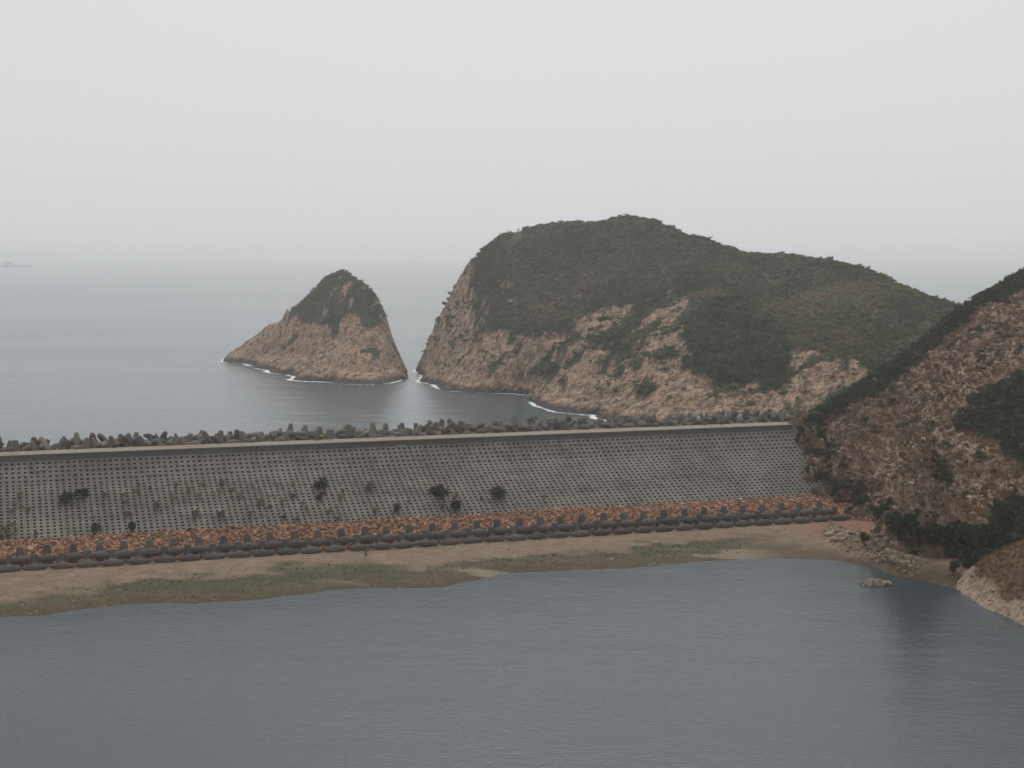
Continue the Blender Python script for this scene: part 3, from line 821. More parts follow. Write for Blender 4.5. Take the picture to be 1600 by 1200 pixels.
for row, (ds, dz, sp_c) in enumerate(((2.0, -0.1, 3.7), (4.8, 0.45, 3.5), (7.6, 0.15, 3.9))):
    a = A_MIN + 3 + row * 1.3
    while a < A_MAX - 6:
        a += sp_c * rng.uniform(0.75, 1.25)
        heap.append((row, a, ds + rng.normal(0, 0.35), dz + rng.normal(0, 0.30)))
heap.sort(key=lambda h: (h[0], h[1]))
cnt = {}
for row, a, ds, dz in heap:
    c = dam_pt(a, S4 + ds, WALL_Z + dz)
    px0, _ = project(c)
    if px0 < -14 or px0 > 1300: continue
    pose = int(rng.choice([0, 0, 1, 1, 2]))
    if pose == 0: e = (math.radians(rng.normal(0, 8)), math.radians(rng.normal(0, 8)), rng.uniform(0, 6.28))
    elif pose == 1: e = (math.radians(rng.choice([-1, 1]) * rng.uniform(25, 50)), math.radians(rng.normal(0, 20)), rng.uniform(0, 6.28))
    else: e = (math.radians(rng.uniform(-30, 30)), math.radians(90 + rng.uniform(-25, 25)), rng.uniform(0, 6.28))
    Rm = np.array(Euler(e).to_matrix())
    sc_d = rng.uniform(0.82, 0.96)
    c = c - Rm @ np.array([0, 1.375 * sc_d, 0]) + np.array([0, 0, 0.2])
    o = link("dolos", DS[int(rng.integers(4))], None, tuple(c), e, sc_d)
    cnt[row] = cnt.get(row, 0) + 1
    where = ["beside the crest road", "in the middle of the sea-side heap", "on the sea edge of the heap"][row]
    tag(o, f"weathered {POSES[pose]} dolos {where}, {ordinal(cnt[row])} from the left", "dolos", "dolosse heaped on the sea side of the dam")

# ------------------------------------------------------------------ leaf clumps
def leaf_mesh(name, mat, n, size, seed, flat=0.75, upright=0.0):
    r = np.random.default_rng(seed)
    V, Fs = [], []
    lob = r.normal(size=(5, 3)) * np.array([0.45, 0.45, 0.22]); lob[:, 2] = np.abs(lob[:, 2]) + 0.25
    for i in range(n):
        c0 = lob[i % 5]
        d = r.normal(size=3); d /= np.linalg.norm(d)
        if d[2] < -0.3: d[2] *= -1
        p = c0 + d * np.array([0.55, 0.55, 0.42 * flat / 0.75]) * r.uniform(0.75, 1.05)
        p[2] = max(p[2], 0.02) * flat / 0.75
        nrm = d + r.normal(size=3) * 0.45; nrm /= np.linalg.norm(nrm)
        tg = np.cross(nrm, r.normal(size=3)); tg /= np.linalg.norm(tg); bt = np.cross(nrm, tg)
        if upright: tg = np.array([0, 0, 1.0]) * upright + tg * (1 - upright); bt = np.cross(nrm, tg)
        s = size * r.uniform(0.6, 1.25)
        b = len(V)
        V += [p - tg * s * 0.9, p + bt * s * 0.45, p + tg * s, p - bt * s * 0.45]
        Fs.append((b, b + 1, b + 2, b + 3))
    return np_mesh(name, V, Fs, [mat])
def tuft_mesh(name, mat, n, seed, h=1.0):
    r = np.random.default_rng(seed); V, Fs = [], []
    for i in range(n):
        a = r.uniform(0, 6.28); rr = r.uniform(0, 0.45); x, y = rr * math.cos(a), rr * math.sin(a)
        lean = r.uniform(0.1, 0.6); hh = h * r.uniform(0.5, 1.0); w = 0.10
        b = len(V)
        V += [(x - w * math.sin(a), y + w * math.cos(a), -0.1), (x + w * math.sin(a), y - w * math.cos(a), -0.1), (x + lean * math.cos(a), y + lean * math.sin(a), hh)]
        Fs.append((b, b + 1, b + 2))
    return np_mesh(name, V, Fs, [mat])
def variants(prefix, makers):
    c = bpy.data.collections.new(prefix)
    for k, me in enumerate(makers):
        c.objects.link(bpy.data.objects.new(f"{prefix}_{'abcdefgh'[k]}", me))
    return c
C_FAR = variants("scrub_clump", [leaf_mesh("scrub_clump", M['leaf_far'], 46, 0.40, 500 + k) for k in range(5)])
C_DARK = variants("bush_clump", [leaf_mesh("bush_clump", M['leaf_dark'], 70, 0.30, 520 + k, 0.85) for k in range(5)])
C_DRY = variants("dry_clump", [tuft_mesh("dry_clump", M['grass_dry'], 18, 540 + k) for k in range(4)])
C_GRASS = variants("grass_clump", [tuft_mesh("grass_clump", M['grass_green'], 16, 560 + k) for k in range(4)])
C_STONE = variants("scree_stone", [np_mesh("scree_stone", *stone_vf(600 + k, 0.75, 1), [M['scree']]) for k in range(6)])

def scatter(name, pts, scl, rot, coll, hue=None):
    me = np_mesh(name, pts, [])
    n = len(pts)
    if hue is None: hue = 0.5 + 0.3 * fbm(pts[:, 0] / 18, pts[:, 1] / 18, 49, 3)
    hue = np.clip(hue + rng.normal(0, 0.13, n), 0, 1)
    a = me.attributes.new("hue", 'FLOAT', 'POINT'); a.data.foreach_set("value", hue.astype(np.float32))
    a = me.attributes.new("scl", 'FLOAT', 'POINT'); a.data.foreach_set("value", np.asarray(scl, np.float32))
    a = me.attributes.new("rot", 'FLOAT_VECTOR', 'POINT'); a.data.foreach_set("vector", np.asarray(rot, np.float32).ravel())
    a = me.attributes.new("pick", 'INT', 'POINT'); a.data.foreach_set("value", rng.integers(0, len(coll.objects), n).astype(np.int32))
    o = link(name, me)
    g = bpy.data.node_groups.new(name, 'GeometryNodeTree')
    g.interface.new_socket("Geometry", in_out='INPUT', socket_type='NodeSocketGeometry')
    g.interface.new_socket("Geometry", in_out='OUTPUT', socket_type='NodeSocketGeometry')
    N = g.nodes
    gi, go = N.new("NodeGroupInput"), N.new("NodeGroupOutput")
    ins = N.new("GeometryNodeInstanceOnPoints")
    ci = N.new("GeometryNodeCollectionInfo"); ci.inputs[0].default_value = coll; ci.inputs[1].default_value = True; ci.inputs[2].default_value = True
    def na(nm, ty):
        x = N.new("GeometryNodeInputNamedAttribute"); x.data_type = ty; x.inputs[0].default_value = nm; return x.outputs[0]
    g.links.new(gi.outputs[0], ins.inputs["Points"]); g.links.new(ci.outputs[0], ins.inputs["Instance"])
    ins.inputs["Pick Instance"].default_value = True
    g.links.new(na("pick", 'INT'), ins.inputs["Instance Index"]); g.links.new(na("rot", 'FLOAT_VECTOR'), ins.inputs["Rotation"]); g.links.new(na("scl", 'FLOAT'), ins.inputs["Scale"])
    g.links.new(ins.outputs[0], go.inputs[0])
    md = o.modifiers.new("scatter", 'NODES'); md.node_group = g
    return tag(o, kind="stuff")
def spread(name, n, fn, ext=None):
    """random points of a landform kept with probability fn"""
    L = LAND[name]; e = ext or L['ext']
    x = rng.uniform(e[0], e[1] - 2, n); y = rng.uniform(e[2], e[3] - 2, n)
    j = np.clip(((x - L['ext'][0]) / L['st']).astype(int), 0, L['X'].shape[1] - 1); i = np.clip(((y - L['ext'][2]) / L['st']).astype(int), 0, L['X'].shape[0] - 1)
    z = land_z(name, x, y)
    keep = rng.uniform(size=n) < 0.72 * np.sqrt(1 + np.clip(L['sl'][i, j], 0, 2.5) ** 2) * fn(x, y, z, L['veg'][i, j], L['sl'][i, j], L['PX'][i, j], L['PY'][i, j])
    return np.stack([x, y, z], 1)[keep]
def upright(n, tilt=0.15): return np.stack([rng.normal(0, tilt, n), rng.normal(0, tilt, n), rng.uniform(0, 6.28, n)], 1)

p = spread("headland", 160000, lambda x, y, z, v, s, px, py: np.where(v > 0.5, 1.0, 0.10 * (z > 8) * (fbm(x / 10, y / 10, 15, 3) > -0.1)) * (z > 3) * (y < 900) * (px < 1620) * np.clip(0.55 + 0.5 * fbm(x / 12, y / 12, 14, 3), 0.1, 1))
hk = (np.abs(project(p)[0] - 809) < 9) & (p[:, 1] > 838); p = p[~hk]
forest = sstep(0, 1, in_poly(project(p)[0], project(p)[1], [(1060, 500), (1110, 470), (1180, 470), (1235, 540), (1220, 610), (1130, 600), (1085, 570)]).astype(float))
ppx, ppy = project(p)
brown = np.exp(-(((ppx - 1290) / 150) ** 2 + ((ppy - 450) / 35) ** 2)) + np.exp(-(((ppx - 900) / 190) ** 2 + ((ppy - 425) / 60) ** 2)) * 0.8
hue = 0.46 + 0.62 * fbm(p[:, 0] / 45, p[:, 1] / 45, 46, 4) + 0.22 * fbm(p[:, 0] / 9, p[:, 1] / 9, 47, 2) + 0.30 * brown - 0.42 * forest
scatter("headland_shrubbery", p, np.clip(rng.lognormal(0.0, 0.42, len(p)), 0.4, 2.3) * (1 + 0.5 * forest) * (1 - 0.28 * np.clip(brown, 0, 1)), upright(len(p)), C_FAR, hue)
p = spread("sea_stack", 26000, lambda x, y, z, v, s, px, py: (v > 0.5) * (z > 3) * 0.85)
scatter("stack_shrubbery", p, np.clip(rng.lognormal(-0.3, 0.3, len(p)), 0.35, 1.2), upright(len(p)), C_FAR)
def hill_veg(px, py, x, y):
    qx, qy = noise_edge(px, py, x, y, 14, 8); v = np.zeros(len(px), bool)
    for q in HL_VEG: v |= in_poly(qx, qy, q)
    return v
p = spread("hillside", 80000, lambda x, y, z, v, s, px, py: (z > 6.0) * (y < 455) * np.where(hill_veg(px, py, x, y), 0.9, 0.03 + 0.22 * (fbm(x / 6, y / 6, 24, 3) > 0.42)))
scatter("hillside_shrubbery", p, np.clip(rng.lognormal(-0.45, 0.38, len(p)), 0.3, 1.5), upright(len(p)), C_DARK)
p = spread("hillside", 75000, lambda x, y, z, v, s, px, py: (z > 6.0) * (y < 445) * np.where(hill_veg(px, py, x, y), 0.10, 0.8))
scatter("hillside_dry_grass", p, np.clip(rng.lognormal(-0.35, 0.35, len(p)), 0.3, 1.4), upright(len(p), 0.25), C_DRY)
p = spread("hillside", 70000, lambda x, y, z, v, s, px, py: (z > 5.5) * (y < 445) * np.where(hill_veg(px, py, x, y), 0.02, np.clip(0.14 + 1.0 * fbm(x / 11, y / 11, 28, 3), 0.02, 0.9)))
scatter("hillside_scree", p, np.clip(rng.lognormal(-0.85, 0.42, len(p)), 0.18, 0.95), rng.uniform(-0.6, 0.6, (len(p), 3)) * np.array([1, 1, 6]), C_STONE)
p = spread("headland", 60000, lambda x, y, z, v, s, px, py: (z > 1.0) * (y < 860) * (v < 0.5) * np.clip(0.12 + 0.5 * fbm(x / 14, y / 14, 29, 3), 0, 0.6))
scatter("headland_rubble", p, np.clip(rng.lognormal(-0.2, 0.4, len(p)), 0.4, 2.4), rng.uniform(-0.6, 0.6, (len(p), 3)) * np.array([1, 1, 6]), C_STONE)
p = spread("shore_spur", 34000, lambda x, y, z, v, s, px, py: (z > LAKE_Z + 1.5) * (v > 0.4) * 0.8)
scatter("spur_dry_grass", p, np.clip(rng.lognormal(-0.75, 0.3, len(p)), 0.2, 0.9), upright(len(p), 0.25), C_DRY)
p = spread("shore_spur", 14000, lambda x, y, z, v, s, px, py: (z > LAKE_Z - 0.1) * (v < 0.5) * 0.35)
scatter("spur_stones", p, np.clip(rng.lognormal(-1.2, 0.4, len(p)), 0.12, 0.8), rng.uniform(-0.5, 0.5, (len(p), 3)) * np.array([1, 1, 6]), C_STONE)
# short grass on the beach
n = 90000
gi = rng.integers(0, X.shape[0], n); gj = rng.integers(0, X.shape[1], n)
kp = (rng.uniform(size=n) < BEACH['green'][gi, gj] * np.clip(0.5 + 0.8 * fbm(X[gi, gj] / 5, Y[gi, gj] / 5, 58, 3), 0, 1)) & (BEACH['Z'][gi, gj] > LAKE_Z + 0.25) & (BEACH['PX'][gi, gj] > -30)
p = np.stack([X[gi, gj] + rng.uniform(-0.4, 0.4, n), Y[gi, gj] + rng.uniform(-0.4, 0.4, n), BEACH['Z'][gi, gj]], 1)[kp]
scatter("beach_grass", p, np.clip(rng.lognormal(-1.75, 0.35, len(p)), 0.08, 0.5), upright(len(p), 0.2), C_GRASS)

n = 26000
gi = rng.integers(0, X.shape[0], n); gj = rng.integers(0, X.shape[1], n)
pr = 0.10 + 0.5 * np.exp(-((BEACH['Z'][gi, gj] - LAKE_Z - 0.12) / 0.12) ** 2) + 0.35 * (fbm(X[gi, gj] / 7, Y[gi, gj] / 4, 44, 3) > 0.3)
kp = (rng.uniform(size=n) < pr) & (BEACH['Z'][gi, gj] > LAKE_Z - 0.05) & (BEACH['PX'][gi, gj] > -30) & (BEACH['fr'][gi, gj] > 0.02)
p = np.stack([X[gi, gj] + rng.uniform(-0.4, 0.4, n), Y[gi, gj] + rng.uniform(-0.4, 0.4, n), BEACH['Z'][gi, gj]], 1)[kp]
scatter("beach_pebbles", p, np.clip(rng.lognormal(-2.1, 0.5, len(p)), 0.05, 0.42), rng.uniform(-0.5, 0.5, (len(p), 3)) * np.array([1, 1, 6]), C_STONE)
# ------------------------------------------------------------------ plants on the dam face
def plant(name, P, w, h, mat, seed, label, cat, group, n=110):
    """stem and crown of one plant"""
    root = link(name, None, loc=tuple(P), rot=(0, 0, random.uniform(0, 6.28)))
    me = leaf_mesh("crown", M[mat], n, 0.30, seed, 0.9)
    link("crown", me, root, (0, 0, 0.05 * h), None, (w / 2, w / 2, h))
    r = np.random.default_rng(seed); V, Fs = [], []
    for b in range(4):
        d = r.normal(size=3) * np.array([0.25, 0.25, 0]); base = len(V)
        for k in range(4):
            a = k * math.pi / 2
            V.append((0.03 * w * math.cos(a), 0.03 * w * math.sin(a), -0.3)); 
        for k in range(4):
            a = k * math.pi / 2
            V.append((d[0] * w + 0.012 * w * math.cos(a), d[1] * w + 0.012 * w * math.sin(a), 0.6 * h))
        Fs += [(base + k, base + (k + 1) % 4, base + 4 + (k + 1) % 4, base + 4 + k) for k in range(4)]
    link("trunk", np_mesh("trunk", V, Fs, [M['bark']]), root)
    return tag(root, label, cat, group)
DAM_PLANTS = [  # px, py, width px, height px, material, label
    (107, 781, 24, 14, 'leaf_dark', "wide dark green bush, bigger of the touching pair on the dam face"),
    (129, 774, 18, 13, 'leaf_dark', "dark green bush, smaller of the touching pair on the dam face"),
    (148, 829, 12, 12, 'leaf_dark', "small round bright green bush low on the dam face just above the stones"),
    (205, 826, 12, 12, 'leaf_dark', "small dark green bush low on the dam face, second above the stones"),
    (690, 774, 24, 19, 'leaf_dark', "round dark green bush, upper of the two one above the other on the dam face"),
    (711, 795, 22, 17, 'leaf_dark', "round dark green bush, lower of the two one above the other on the dam face"),
    (780, 774, 27, 16, 'leaf_dark', "wide dark green bush standing apart, rightmost bush on the dam face"),
    (503, 760, 20, 11, 'leaf_dark', "green bush high on the middle of the dam face"),
    (502, 781, 13, 10, 'leaf_dark', "small green bush below the highest bush of the dam face"),
    (575, 764, 11, 9, 'leaf_olive', "small lone green shrub between the two middle bush groups of the dam face"),
    (622, 796, 12, 11, 'leaf_olive', "olive shrub on the dam face beside the pair of round bushes")]
small = [(30, 775, 15, 12, 'leaf_dry'), (42, 797, 16, 12, 'leaf_olive'), (14, 830, 34, 18, 'leaf_olive'), (20, 800, 12, 9, 'leaf_olive'), (3, 840, 12, 10, 'leaf_dark'), (57, 836, 10, 9, 'leaf_dark'),
         (163, 776, 13, 12, 'leaf_olive'), (193, 775, 12, 11, 'leaf_olive'), (196, 785, 12, 8, 'leaf_olive'), (215, 769, 12, 10, 'leaf_olive'), (200, 803, 17, 10, 'leaf_olive'), (245, 795, 20, 14, 'leaf_olive'),
         (234, 765, 10, 9, 'leaf_olive'), (275, 758, 11, 9, 'leaf_olive'), (271, 780, 11, 12, 'leaf_dry'), (296, 768, 12, 12, 'leaf_dry'), (312, 776, 14, 12, 'leaf_dry'), (306, 806, 18, 14, 'leaf_olive'),
         (317, 757, 9, 9, 'leaf_olive'), (347, 757, 15, 13, 'leaf_olive'), (343, 769, 10, 12, 'leaf_dry'), (362, 767, 10, 10, 'leaf_olive'), (375, 775, 12, 13, 'leaf_dry'), (345, 805, 22, 12, 'leaf_olive'),
         (390, 805, 14, 12, 'leaf_olive'), (409, 784, 16, 13, 'leaf_dry'), (423, 793, 12, 8, 'leaf_olive'), (440, 785, 12, 12, 'leaf_dry'), (457, 776, 14, 12, 'leaf_olive'), (473, 787, 10, 8, 'leaf_olive'),
         (443, 810, 14, 10, 'leaf_dark'), (479, 798, 9, 12, 'leaf_dry'), (464, 813, 11, 9, 'leaf_dark'), (533, 778, 12, 12, 'leaf_dry'), (537, 767, 8, 8, 'leaf_olive'), (513, 800, 10, 9, 'leaf_olive'),
         (528, 811, 9, 8, 'leaf_dark'), (586, 799, 12, 10, 'leaf_olive'), (639, 786, 8, 9, 'leaf_dry'), (712, 776, 13, 9, 'leaf_dry'), (692, 792, 9, 9, 'leaf_olive'), (752, 780, 8, 8, 'leaf_olive'),
         (850, 778, 7, 13, 'leaf_dry'), (296, 829, 16, 7, 'leaf_dark'), (1286, 772, 10, 8, 'leaf_olive'), (1265, 750, 10, 8, 'leaf_olive')]
cn = {}
words = {'leaf_dry': "straw-coloured dry tuft", 'leaf_olive': "pale olive shrub", 'leaf_dark': "tiny dark green shrub"}
for px, py, w, h, mt in sorted(small):
    cn[mt] = cn.get(mt, 0) + 1
    DAM_PLANTS.append((px, py, w, h, mt, f"{words[mt]} in the dam's block facing, {ordinal(cn[mt])} such from the left"))
for k, (px, py, w, h, mt, lab) in enumerate(DAM_PLANTS):
    P = dam_hit(px, py + h * 0.35); D = np.linalg.norm(P - np.array([0, 0, ZC])); sc = D / F_PX
    sm = 1.0 if k < 11 else 0.72
    plant("bush" if k < 11 else "shrub", P, w * sc * 1.05 * sm, h * sc * 1.0 * sm, mt, 700 + k, lab, "bush" if k < 11 else "shrub", "plants growing on the dam face", 190 if k < 11 else 70)
P = at_z(573, 874, 5.6)
P[2] = beach_z(P[0], P[1]); plant("weed", P, 0.9, 1.7, 'leaf_olive', 801, "single tall green weed standing on the sand below the dam toe", "plant", None, 60)

def surf_hit(px, py, zmin=LAKE_Z):
    dd = np.arange(225, 460, 0.4); r = ray(px, py)
    Pq = np.array([0, 0, ZC]) + r[None] * (dd / r[1])[:, None]
    bi = np.clip(((Pq[:, 1] - 245) / 0.8).round().astype(int), 0, X.shape[0] - 1); bj = np.clip(((Pq[:, 0] + 150) / 0.8).round().astype(int), 0, X.shape[1] - 1)
    top = np.maximum(BEACH['Z'][bi, bj], zmin)
    for nm in ("hillside", "shore_spur"):
        e = LAND[nm]['ext']; ok = (Pq[:, 0] > e[0]) & (Pq[:, 0] < e[1] - 1) & (Pq[:, 1] > e[2]) & (Pq[:, 1] < e[3] - 1)
        top = np.where(ok, np.maximum(top, land_z(nm, Pq[:, 0], Pq[:, 1])), top)
    k = int(np.argmax(Pq[:, 2] <= top)); Q = Pq[k].copy(); Q[2] = top[k]
    return Q
# weeds rooted in the openings of the facing
wp, wh = [], []
for i, (P, R, L) in enumerate(blocks):
    dens = 0.02 + 0.38 * np.exp(-((bpx[i] - 330) / 230) ** 2) * (bpy_[i] > 752) + 0.14 * (bpx[i] < 120) * (bpy_[i] > 760)
    dens *= np.clip(0.5 + 1.2 * fbm(np.array([P[0] / 9]), np.array([P[1] / 9 + P[2] / 4]), 75, 3)[0], 0, 1.5)
    if rng.uniform() < dens: wp.append(P - R[:, 2] * 0.25); wh.append(rng.uniform(0.1, 1.0))
scatter("facing_weeds", np.array(wp), rng.uniform(0.45, 0.95, len(wp)), upright(len(wp), 0.2), C_GRASS, np.array(wh))
# bushes at the foot of the hillside
for k, (px, py, w, h, lab) in enumerate([
        (1405, 838, 34, 24, "dark bush at the hillside foot, nearest to the end of the dolos row"), (1428, 846, 30, 24, "dark bush at the hillside foot, second from the end of the dolos row"),
        (1455, 852, 30, 20, "dark bush at the hillside foot, third from the end of the dolos row"), (1462, 858, 24, 14, "low dark bush on the edge of the beach above the path"),
        (1492, 873, 26, 14, "flat dark bush on the sand between hillside and shore spur"), (1490, 897, 17, 17, "small round dark bush at the tip of the shore spur"),
        (1512, 884, 30, 20, "dark bush in the hollow behind the tip of the shore spur"), (1530, 868, 34, 28, "tall dark bush in the hollow behind the shore spur"),
        (1352, 848, 20, 12, "dark bush among the pale boulders on the beach"), (1372, 812, 30, 20, "grey-green bush right beside the last dolos of the toe row"),
        (1480, 856, 34, 26, "large dark bush in the middle of the hillside foot"), (1508, 862, 32, 28, "tall dark bush at the inner end of the hillside foot"),
        (1550, 850, 36, 30, "broad dark bush climbing the hollow above the shore spur"), (1576, 832, 36, 32, "dark bush near the right edge above the shore spur")]):
    P = surf_hit(px, py); sc = np.linalg.norm(P - np.array([0, 0, ZC])) / F_PX
    plant("bush", P, w * sc, h * sc * 0.9, 'leaf_dark', 850 + k, lab, "bush", "bushes at the foot of the hillside", 170)

# ------------------------------------------------------------------ boulders
BM = [np_mesh("boulder", *stone_vf(900 + k, 0.8, 2), [M['boulder']]) for k in range(8)]
lines = [((1298, 827), (1345, 848), 11, 22), ((1345, 846), (1425, 878), 13, 30)]
bp = []
for (x0, y0), (x1, y1), sp_w, n in lines:
    for k in range(n):
        tt = rng.uniform(); bp.append((x0 + (x1 - x0) * tt + rng.normal(0, 8), y0 + (y1 - y0) * tt + rng.normal(0, sp_w * 0.5), rng.uniform(0.4, 1.25)))
for px, py, s in bp:
    P = surf_hit(px, py); P[2] += s * 0.2
    tag(link("boulder", BM[int(rng.integers(8))], None, tuple(P), tuple(rng.uniform(-0.4, 0.4, 3) * np.array([1, 1, 7])), s), "pale boulder in the rock spill on the beach beside the hillside", "boulder", "boulders of the beach rock spill")
FV, FF = [], []; off = 0
for k in range(1100):
    i = int(rng.integers(2)); (x0, y0), (x1, y1), sp_w, n = lines[i]
    tt = rng.uniform(-0.1, 1.1); px = x0 + (x1 - x0) * tt + rng.normal(0, 12); py = y0 + (y1 - y0) * tt + rng.normal(0, sp_w * 0.7)
    P = surf_hit(px, py); P[2] += 0.05
    if P[2] < LAKE_Z + 0.1: continue
    v, fs = ST[k % 14]; s = rng.uniform(0.12, 0.45)
    FV.append((v * s) @ np.array(Euler((0.2, 0.1, k)).to_matrix()).T + P); FF.append(fs + off); off += len(v)
tag(link("rubble", np_mesh("rubble", np.concatenate(FV), np.concatenate(FF), [M['boulder']])), "small pale rubble spilling over the beach beside the hillside", "rubble", kind="stuff")
# islet in the lake
isl = tag(link("rock_islet", None, loc=tuple(at_z(1370, 914, LAKE_Z))), "small pale rock islet standing alone in the lake", "rock")
for k, (dx, dy, s) in enumerate([(-2.0, 0, 1.2), (-0.9, 0.3, 1.5), (0.2, -0.1, 1.35), (1.3, 0.2, 1.25), (2.2, 0, 0.95), (-1.4, -0.7, 0.8), (0.8, -0.8, 0.85), (0, 0.9, 1.3)]):
    link("rock", BM[k % 8], isl, (dx * 1.0, dy, 0.15 * s), (0.2 * k, 0.1, 1.3 * k), (s * 0.95, s * 0.8, s * 0.95))

# ------------------------------------------------------------------ foam along the sea shore
def foam(name, land, ymax, seed, reach=5.0):
    L = LAND[land]; st = L['st']
    m = L['Z'] > 0.0
    dist = np.where(m, 0.0, 99.0)
    for _ in range(int(reach / st) + 5):
        for ax, sh, c in ((0, 1, 1), (0, -1, 1), (1, 1, 1), (1, -1, 1)):
            dist = np.minimum(dist, np.roll(dist, sh, ax) + st * c); dist[0] = dist[-1] = 99; dist[:, 0] = dist[:, -1] = 99
        for sa_, sb_ in ((1, 1), (1, -1), (-1, 1), (-1, -1)):
            dist = np.minimum(dist, np.roll(np.roll(dist, sa_, 0), sb_, 1) + st * 1.414); dist[0] = dist[-1] = 99; dist[:, 0] = dist[:, -1] = 99
    Xf, Yf = L['X'], L['Y']
    along = 0.5 + 0.9 * fbm(Xf / 17, Yf / 17, seed, 3)
    amt = np.clip(along, 0.2, 1.5) * 4.6 - dist
    keep = (dist < reach + 2) & (~(m & (L['Z'] > 0.5))) & (Yf < ymax)
    V = np.stack([Xf, Yf, np.full(Xf.shape, 0.06)], -1).reshape(-1, 3)
    V, Fq, at = compact(V, grid_faces(*Xf.shape, keep), {"foam": amt})
    tag(link(name, np_mesh(name, V, Fq, [M['foam']], True, at)), kind="stuff")
t = NT("sea_foam", 0.8)
t.color((0.78, 0.80, 0.80))
al = t.math('ADD', t.math('MULTIPLY', t.attr("foam"), 0.55), t.math('MULTIPLY', t.math('SUBTRACT', t.noise(0.7, 5, 0.7), 0.5), 2.6))
al = t.ramp(al, [(0.15, 0.0), (0.6, 0.95)])
t.l(al, t.b.inputs["Alpha"])
M['foam'] = t.m
foam("stack_foam", "sea_stack", 1060, 13)
foam("headland_foam", "headland", 905, 19)

# ------------------------------------------------------------------ ships on the horizon
def hull_mesh(L, B, H, mat):
    st = [(-0.5, 0.75, 0.15), (-0.46, 0.95, 0.0), (-0.2, 1, 0), (0.3, 1, 0), (0.42, 0.7, 0.06), (0.48, 0.28, 0.28), (0.5, 0.06, 0.42)]
    V = []
    for x, w, up in st:
        V += [(x * L - (0.02 * L if x > 0.4 else 0), -B / 2 * w * 0.8, -1), (x * L, -B / 2 * w, H * (1 + up)), (x * L, B / 2 * w, H * (1 + up)), (x * L - (0.02 * L if x > 0.4 else 0), B / 2 * w * 0.8, -1)]
    Fs = []
    for i in range(len(st) - 1):
        for k in range(4):
            j = (k + 1) % 4; Fs.append((i * 4 + k, i * 4 + j, i * 4 + 4 + j, i * 4 + 4 + k))
    Fs += [(3, 2, 1, 0), tuple(len(V) - 4 + k for k in range(4))]
    return np_mesh("hull", V, Fs, [mat])
M['hull'] = mat_plain("ship_hull", (0.035, 0.04, 0.055)); M['house'] = mat_plain("ship_house", (0.11, 0.12, 0.15)); M['deck'] = mat_plain("ship_deck", (0.10, 0.06, 0.05))
def ship(px, py, lpx, label, house_at=-0.30, flip=False, low=False):
    P = at_z(px, py, 0); L = lpx * P[1] / F_PX; H = L * 0.055; B = L * 0.15
    r = tag(link("cargo_ship", None, loc=(P[0], P[1], 0), rot=(0, 0, 3.14 if flip else 0.0)), label, "ship", "ships near the horizon")
    link("hull", hull_mesh(L, B, H, M['hull']), r)
    def bx(name, x0, x1, w, z0, z1, m): V, Fq = box_vf(x0 * L, x1 * L, -w * B, w * B, z0 * H, z1 * H); return link(name, np_mesh(name, V, Fq, [M[m]]), r)
    hs = 0.5 if low else 1.0
    bx("bridge_house", house_at - 0.07, house_at + 0.13, 0.42, 0.98, 1 + 1.5 * hs, 'house'); bx("wheelhouse", house_at + 0.05, house_at + 0.12, 0.48, 1 + 1.5 * hs, 1 + 2.1 * hs, 'house')
    bx("funnel", house_at - 0.055, house_at - 0.02, 0.12, 1 + 1.5 * hs, 1 + 2.5 * hs, 'hull'); bx("mast", 0.40, 0.408, 0.02, 1, 1 + 1.7 * hs, 'hull')
    for k in range(4): bx("hatch", -0.10 + k * 0.12, -0.005 + k * 0.12, 0.36, 0.98, 1.22, 'deck')
ship(25, 417, 49, "long dark cargo ship near the horizon at the left edge")
ship(657, 412, 26, "faint low ship near the horizon between sea stack and headland", -0.36, False, True)
ship(422, 409, 9, "tiny faint ship on the horizon left of the sea stack", -0.3, True)

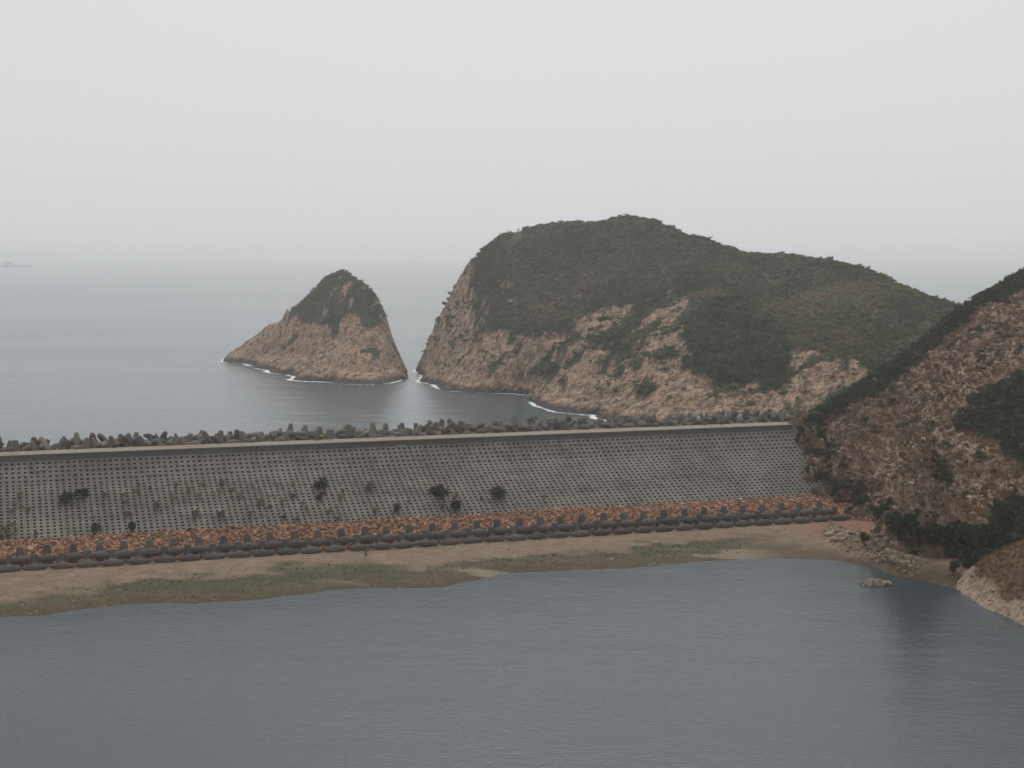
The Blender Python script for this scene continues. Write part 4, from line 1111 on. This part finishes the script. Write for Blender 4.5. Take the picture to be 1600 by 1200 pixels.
# ------------------------------------------------------------------ hikers on the headland ridge
M['cloth_dark'] = mat_plain("dark_clothes", (0.035, 0.035, 0.04)); M['cloth_red'] = mat_plain("faded_jacket", (0.13, 0.07, 0.06)); M['skin'] = mat_plain("skin", (0.30, 0.19, 0.14)); M['hair'] = mat_plain("hair", (0.02, 0.017, 0.015))
def skin_obj(name, joints, bones, mat, parent, root=0):
    me = bpy.data.meshes.new(name)
    me.from_pydata([j[:3] for j in joints], bones, [])
    me.materials.append(M[mat])
    o = link(name, me, parent)
    o.modifiers.new("skin", 'SKIN'); 
    for i, j in enumerate(joints):
        me.skin_vertices[0].data[i].radius = (j[3], j[3])
    me.skin_vertices[0].data[root].use_root = True
    o.modifiers.new("sub", 'SUBSURF').render_levels = 1
    return o
def person(px, h, turn, jacket, label, bend=0.0):
    x, y = at_d(px, 360, 851)[:2]
    ys = np.arange(800, 905, 1.0); pys = project(np.stack([px_x(px, ys), ys, land_z("headland", px_x(px, ys), ys)], 1))[1]
    y = ys[int(np.argmin(pys))]; x = px_x(px, y); z = float(land_z("headland", x, y))
    r = tag(link("person", None, loc=(float(x), float(y), z + 0.02), rot=(0, 0, turn), scale=h / 1.75), label, "person", "hikers on the headland ridge")
    J = [(0, 0, 0.93, .15), (0, 0.02, 1.15, .14), (0, 0.03, 1.38, .16), (0, 0.04, 1.50, .07), (0, 0.05, 1.62, .10), (0, 0.05, 1.70, .09),
         (.10, 0, .88, .10), (.12, .03, .48, .07), (.13, 0, .08, .05), (.14, .14, .03, .045), (-.10, 0, .88, .10), (-.12, -.05, .48, .07), (-.13, -.1, .08, .05), (-.14, .05, .03, .045),
         (.20, .03, 1.40, .07), (.27, .02, 1.12, .05), (.26, .14, .88, .04), (-.20, .03, 1.40, .07), (-.27, .02, 1.12, .05), (-.24, .14, .90, .04)]
    E = [(0, 1), (1, 2), (2, 3), (3, 4), (4, 5), (0, 6), (6, 7), (7, 8), (8, 9), (0, 10), (10, 11), (11, 12), (12, 13), (2, 14), (14, 15), (15, 16), (2, 17), (17, 18), (18, 19)]
    skin_obj("body", J, E, 'skin', r)
    skin_obj("jacket", [(0, 0, .90, .18), (0, .02, 1.15, .17), (0, .03, 1.40, .185), (.21, .03, 1.40, .09), (.275, .02, 1.12, .07), (.26, .12, .93, .055), (-.21, .03, 1.40, .09), (-.275, .02, 1.12, .07), (-.245, .12, .95, .055)],
             [(0, 1), (1, 2), (2, 3), (3, 4), (4, 5), (2, 6), (6, 7), (7, 8)], jacket, r)
    skin_obj("trousers", [(0, 0, .95, .16), (.10, 0, .86, .12), (.12, .03, .48, .09), (.13, 0, .10, .075), (-.10, 0, .86, .12), (-.12, -.05, .48, .09), (-.13, -.1, .10, .075)],
             [(0, 1), (1, 2), (2, 3), (0, 4), (4, 5), (5, 6)], 'cloth_dark', r)
    skin_obj("hair", [(0, .02, 1.68, .10), (0, .02, 1.755, .06)], [(0, 1)], 'hair', r)
def px_x(px, y): return (px - 800) / F_PX * np.asarray(y) * 0.9965
person(810.5, 1.95, 0.4, 'cloth_dark', "person in dark clothes standing on the headland ridge, taller hiker")
person(808, 1.6, 2.4, 'cloth_red', "person in a dull jacket beside the taller hiker on the ridge")

# ------------------------------------------------------------------ small things on the dam crest
M['yellow'] = mat_plain("yellow_paint", (0.75, 0.58, 0.05)); M['white'] = mat_plain("pale_plank", (0.55, 0.53, 0.50))
P = at_z(503, 681, WALL_Z + 0.6)
aa = float(np.dot(dam_hit(503, 690) - A0, AX))
P = dam_pt(aa + 3.0, S4 + 0.35, WALL_Z)
for _ in range(20):
    aa2 = (503 - project(P)[0]) / 8; P = P + AX * aa2
sg = tag(link("warning_sign", None, loc=tuple(P), rot=(0, 0, dam_rot)), "small yellow sign beside the crest road", "sign")
V, Fq = box_vf(-0.36, 0.36, -0.03, 0.0, 0.75, 1.15); link("plate", np_mesh("plate", V, Fq, [M['yellow']]), sg)
for s in (-0.25, 0.25):
    V, Fq = box_vf(s - 0.03, s + 0.03, 0.002, 0.05, -0.1, 1.1); link("post", np_mesh("post", V, Fq, [M['wall']]), sg)
P = dam_hit(628, 699.5); a_ = float(np.dot(P - A0, AX))
V, Fq = box_vf(-1.15, 1.15, -0.12, 0.12, 0.0, 0.12)
tag(link("plank", np_mesh("plank", V, Fq, [M['white']]), None, tuple(dam_pt(a_, S2 + 0.22, Z2 + 0.055)), (0, 0, dam_rot)), "pale narrow plank lying at the foot of the crest wall", "plank")

# ------------------------------------------------------------------ haze
V, Fq = box_vf(-40100, 40100, -700, 40100, -1.0, 104.0)
hz = link("haze", np_mesh("haze", V, Fq))
hm = bpy.data.materials.new("haze_air"); hm.use_nodes = True
hn = hm.node_tree.nodes; hn.remove(hn["Principled BSDF"])
pv = hn.new("ShaderNodeVolumePrincipled")
pv.inputs["Color"].default_value = (0.972, 0.986, 1.0, 1)
pv.inputs["Density"].default_value = 0.00019
pv.inputs["Anisotropy"].default_value = 0.7
hm.node_tree.links.new(pv.outputs[0], hn["Material Output"].inputs["Volume"])
hz.data.materials.append(hm)
tag(hz, kind="stuff")
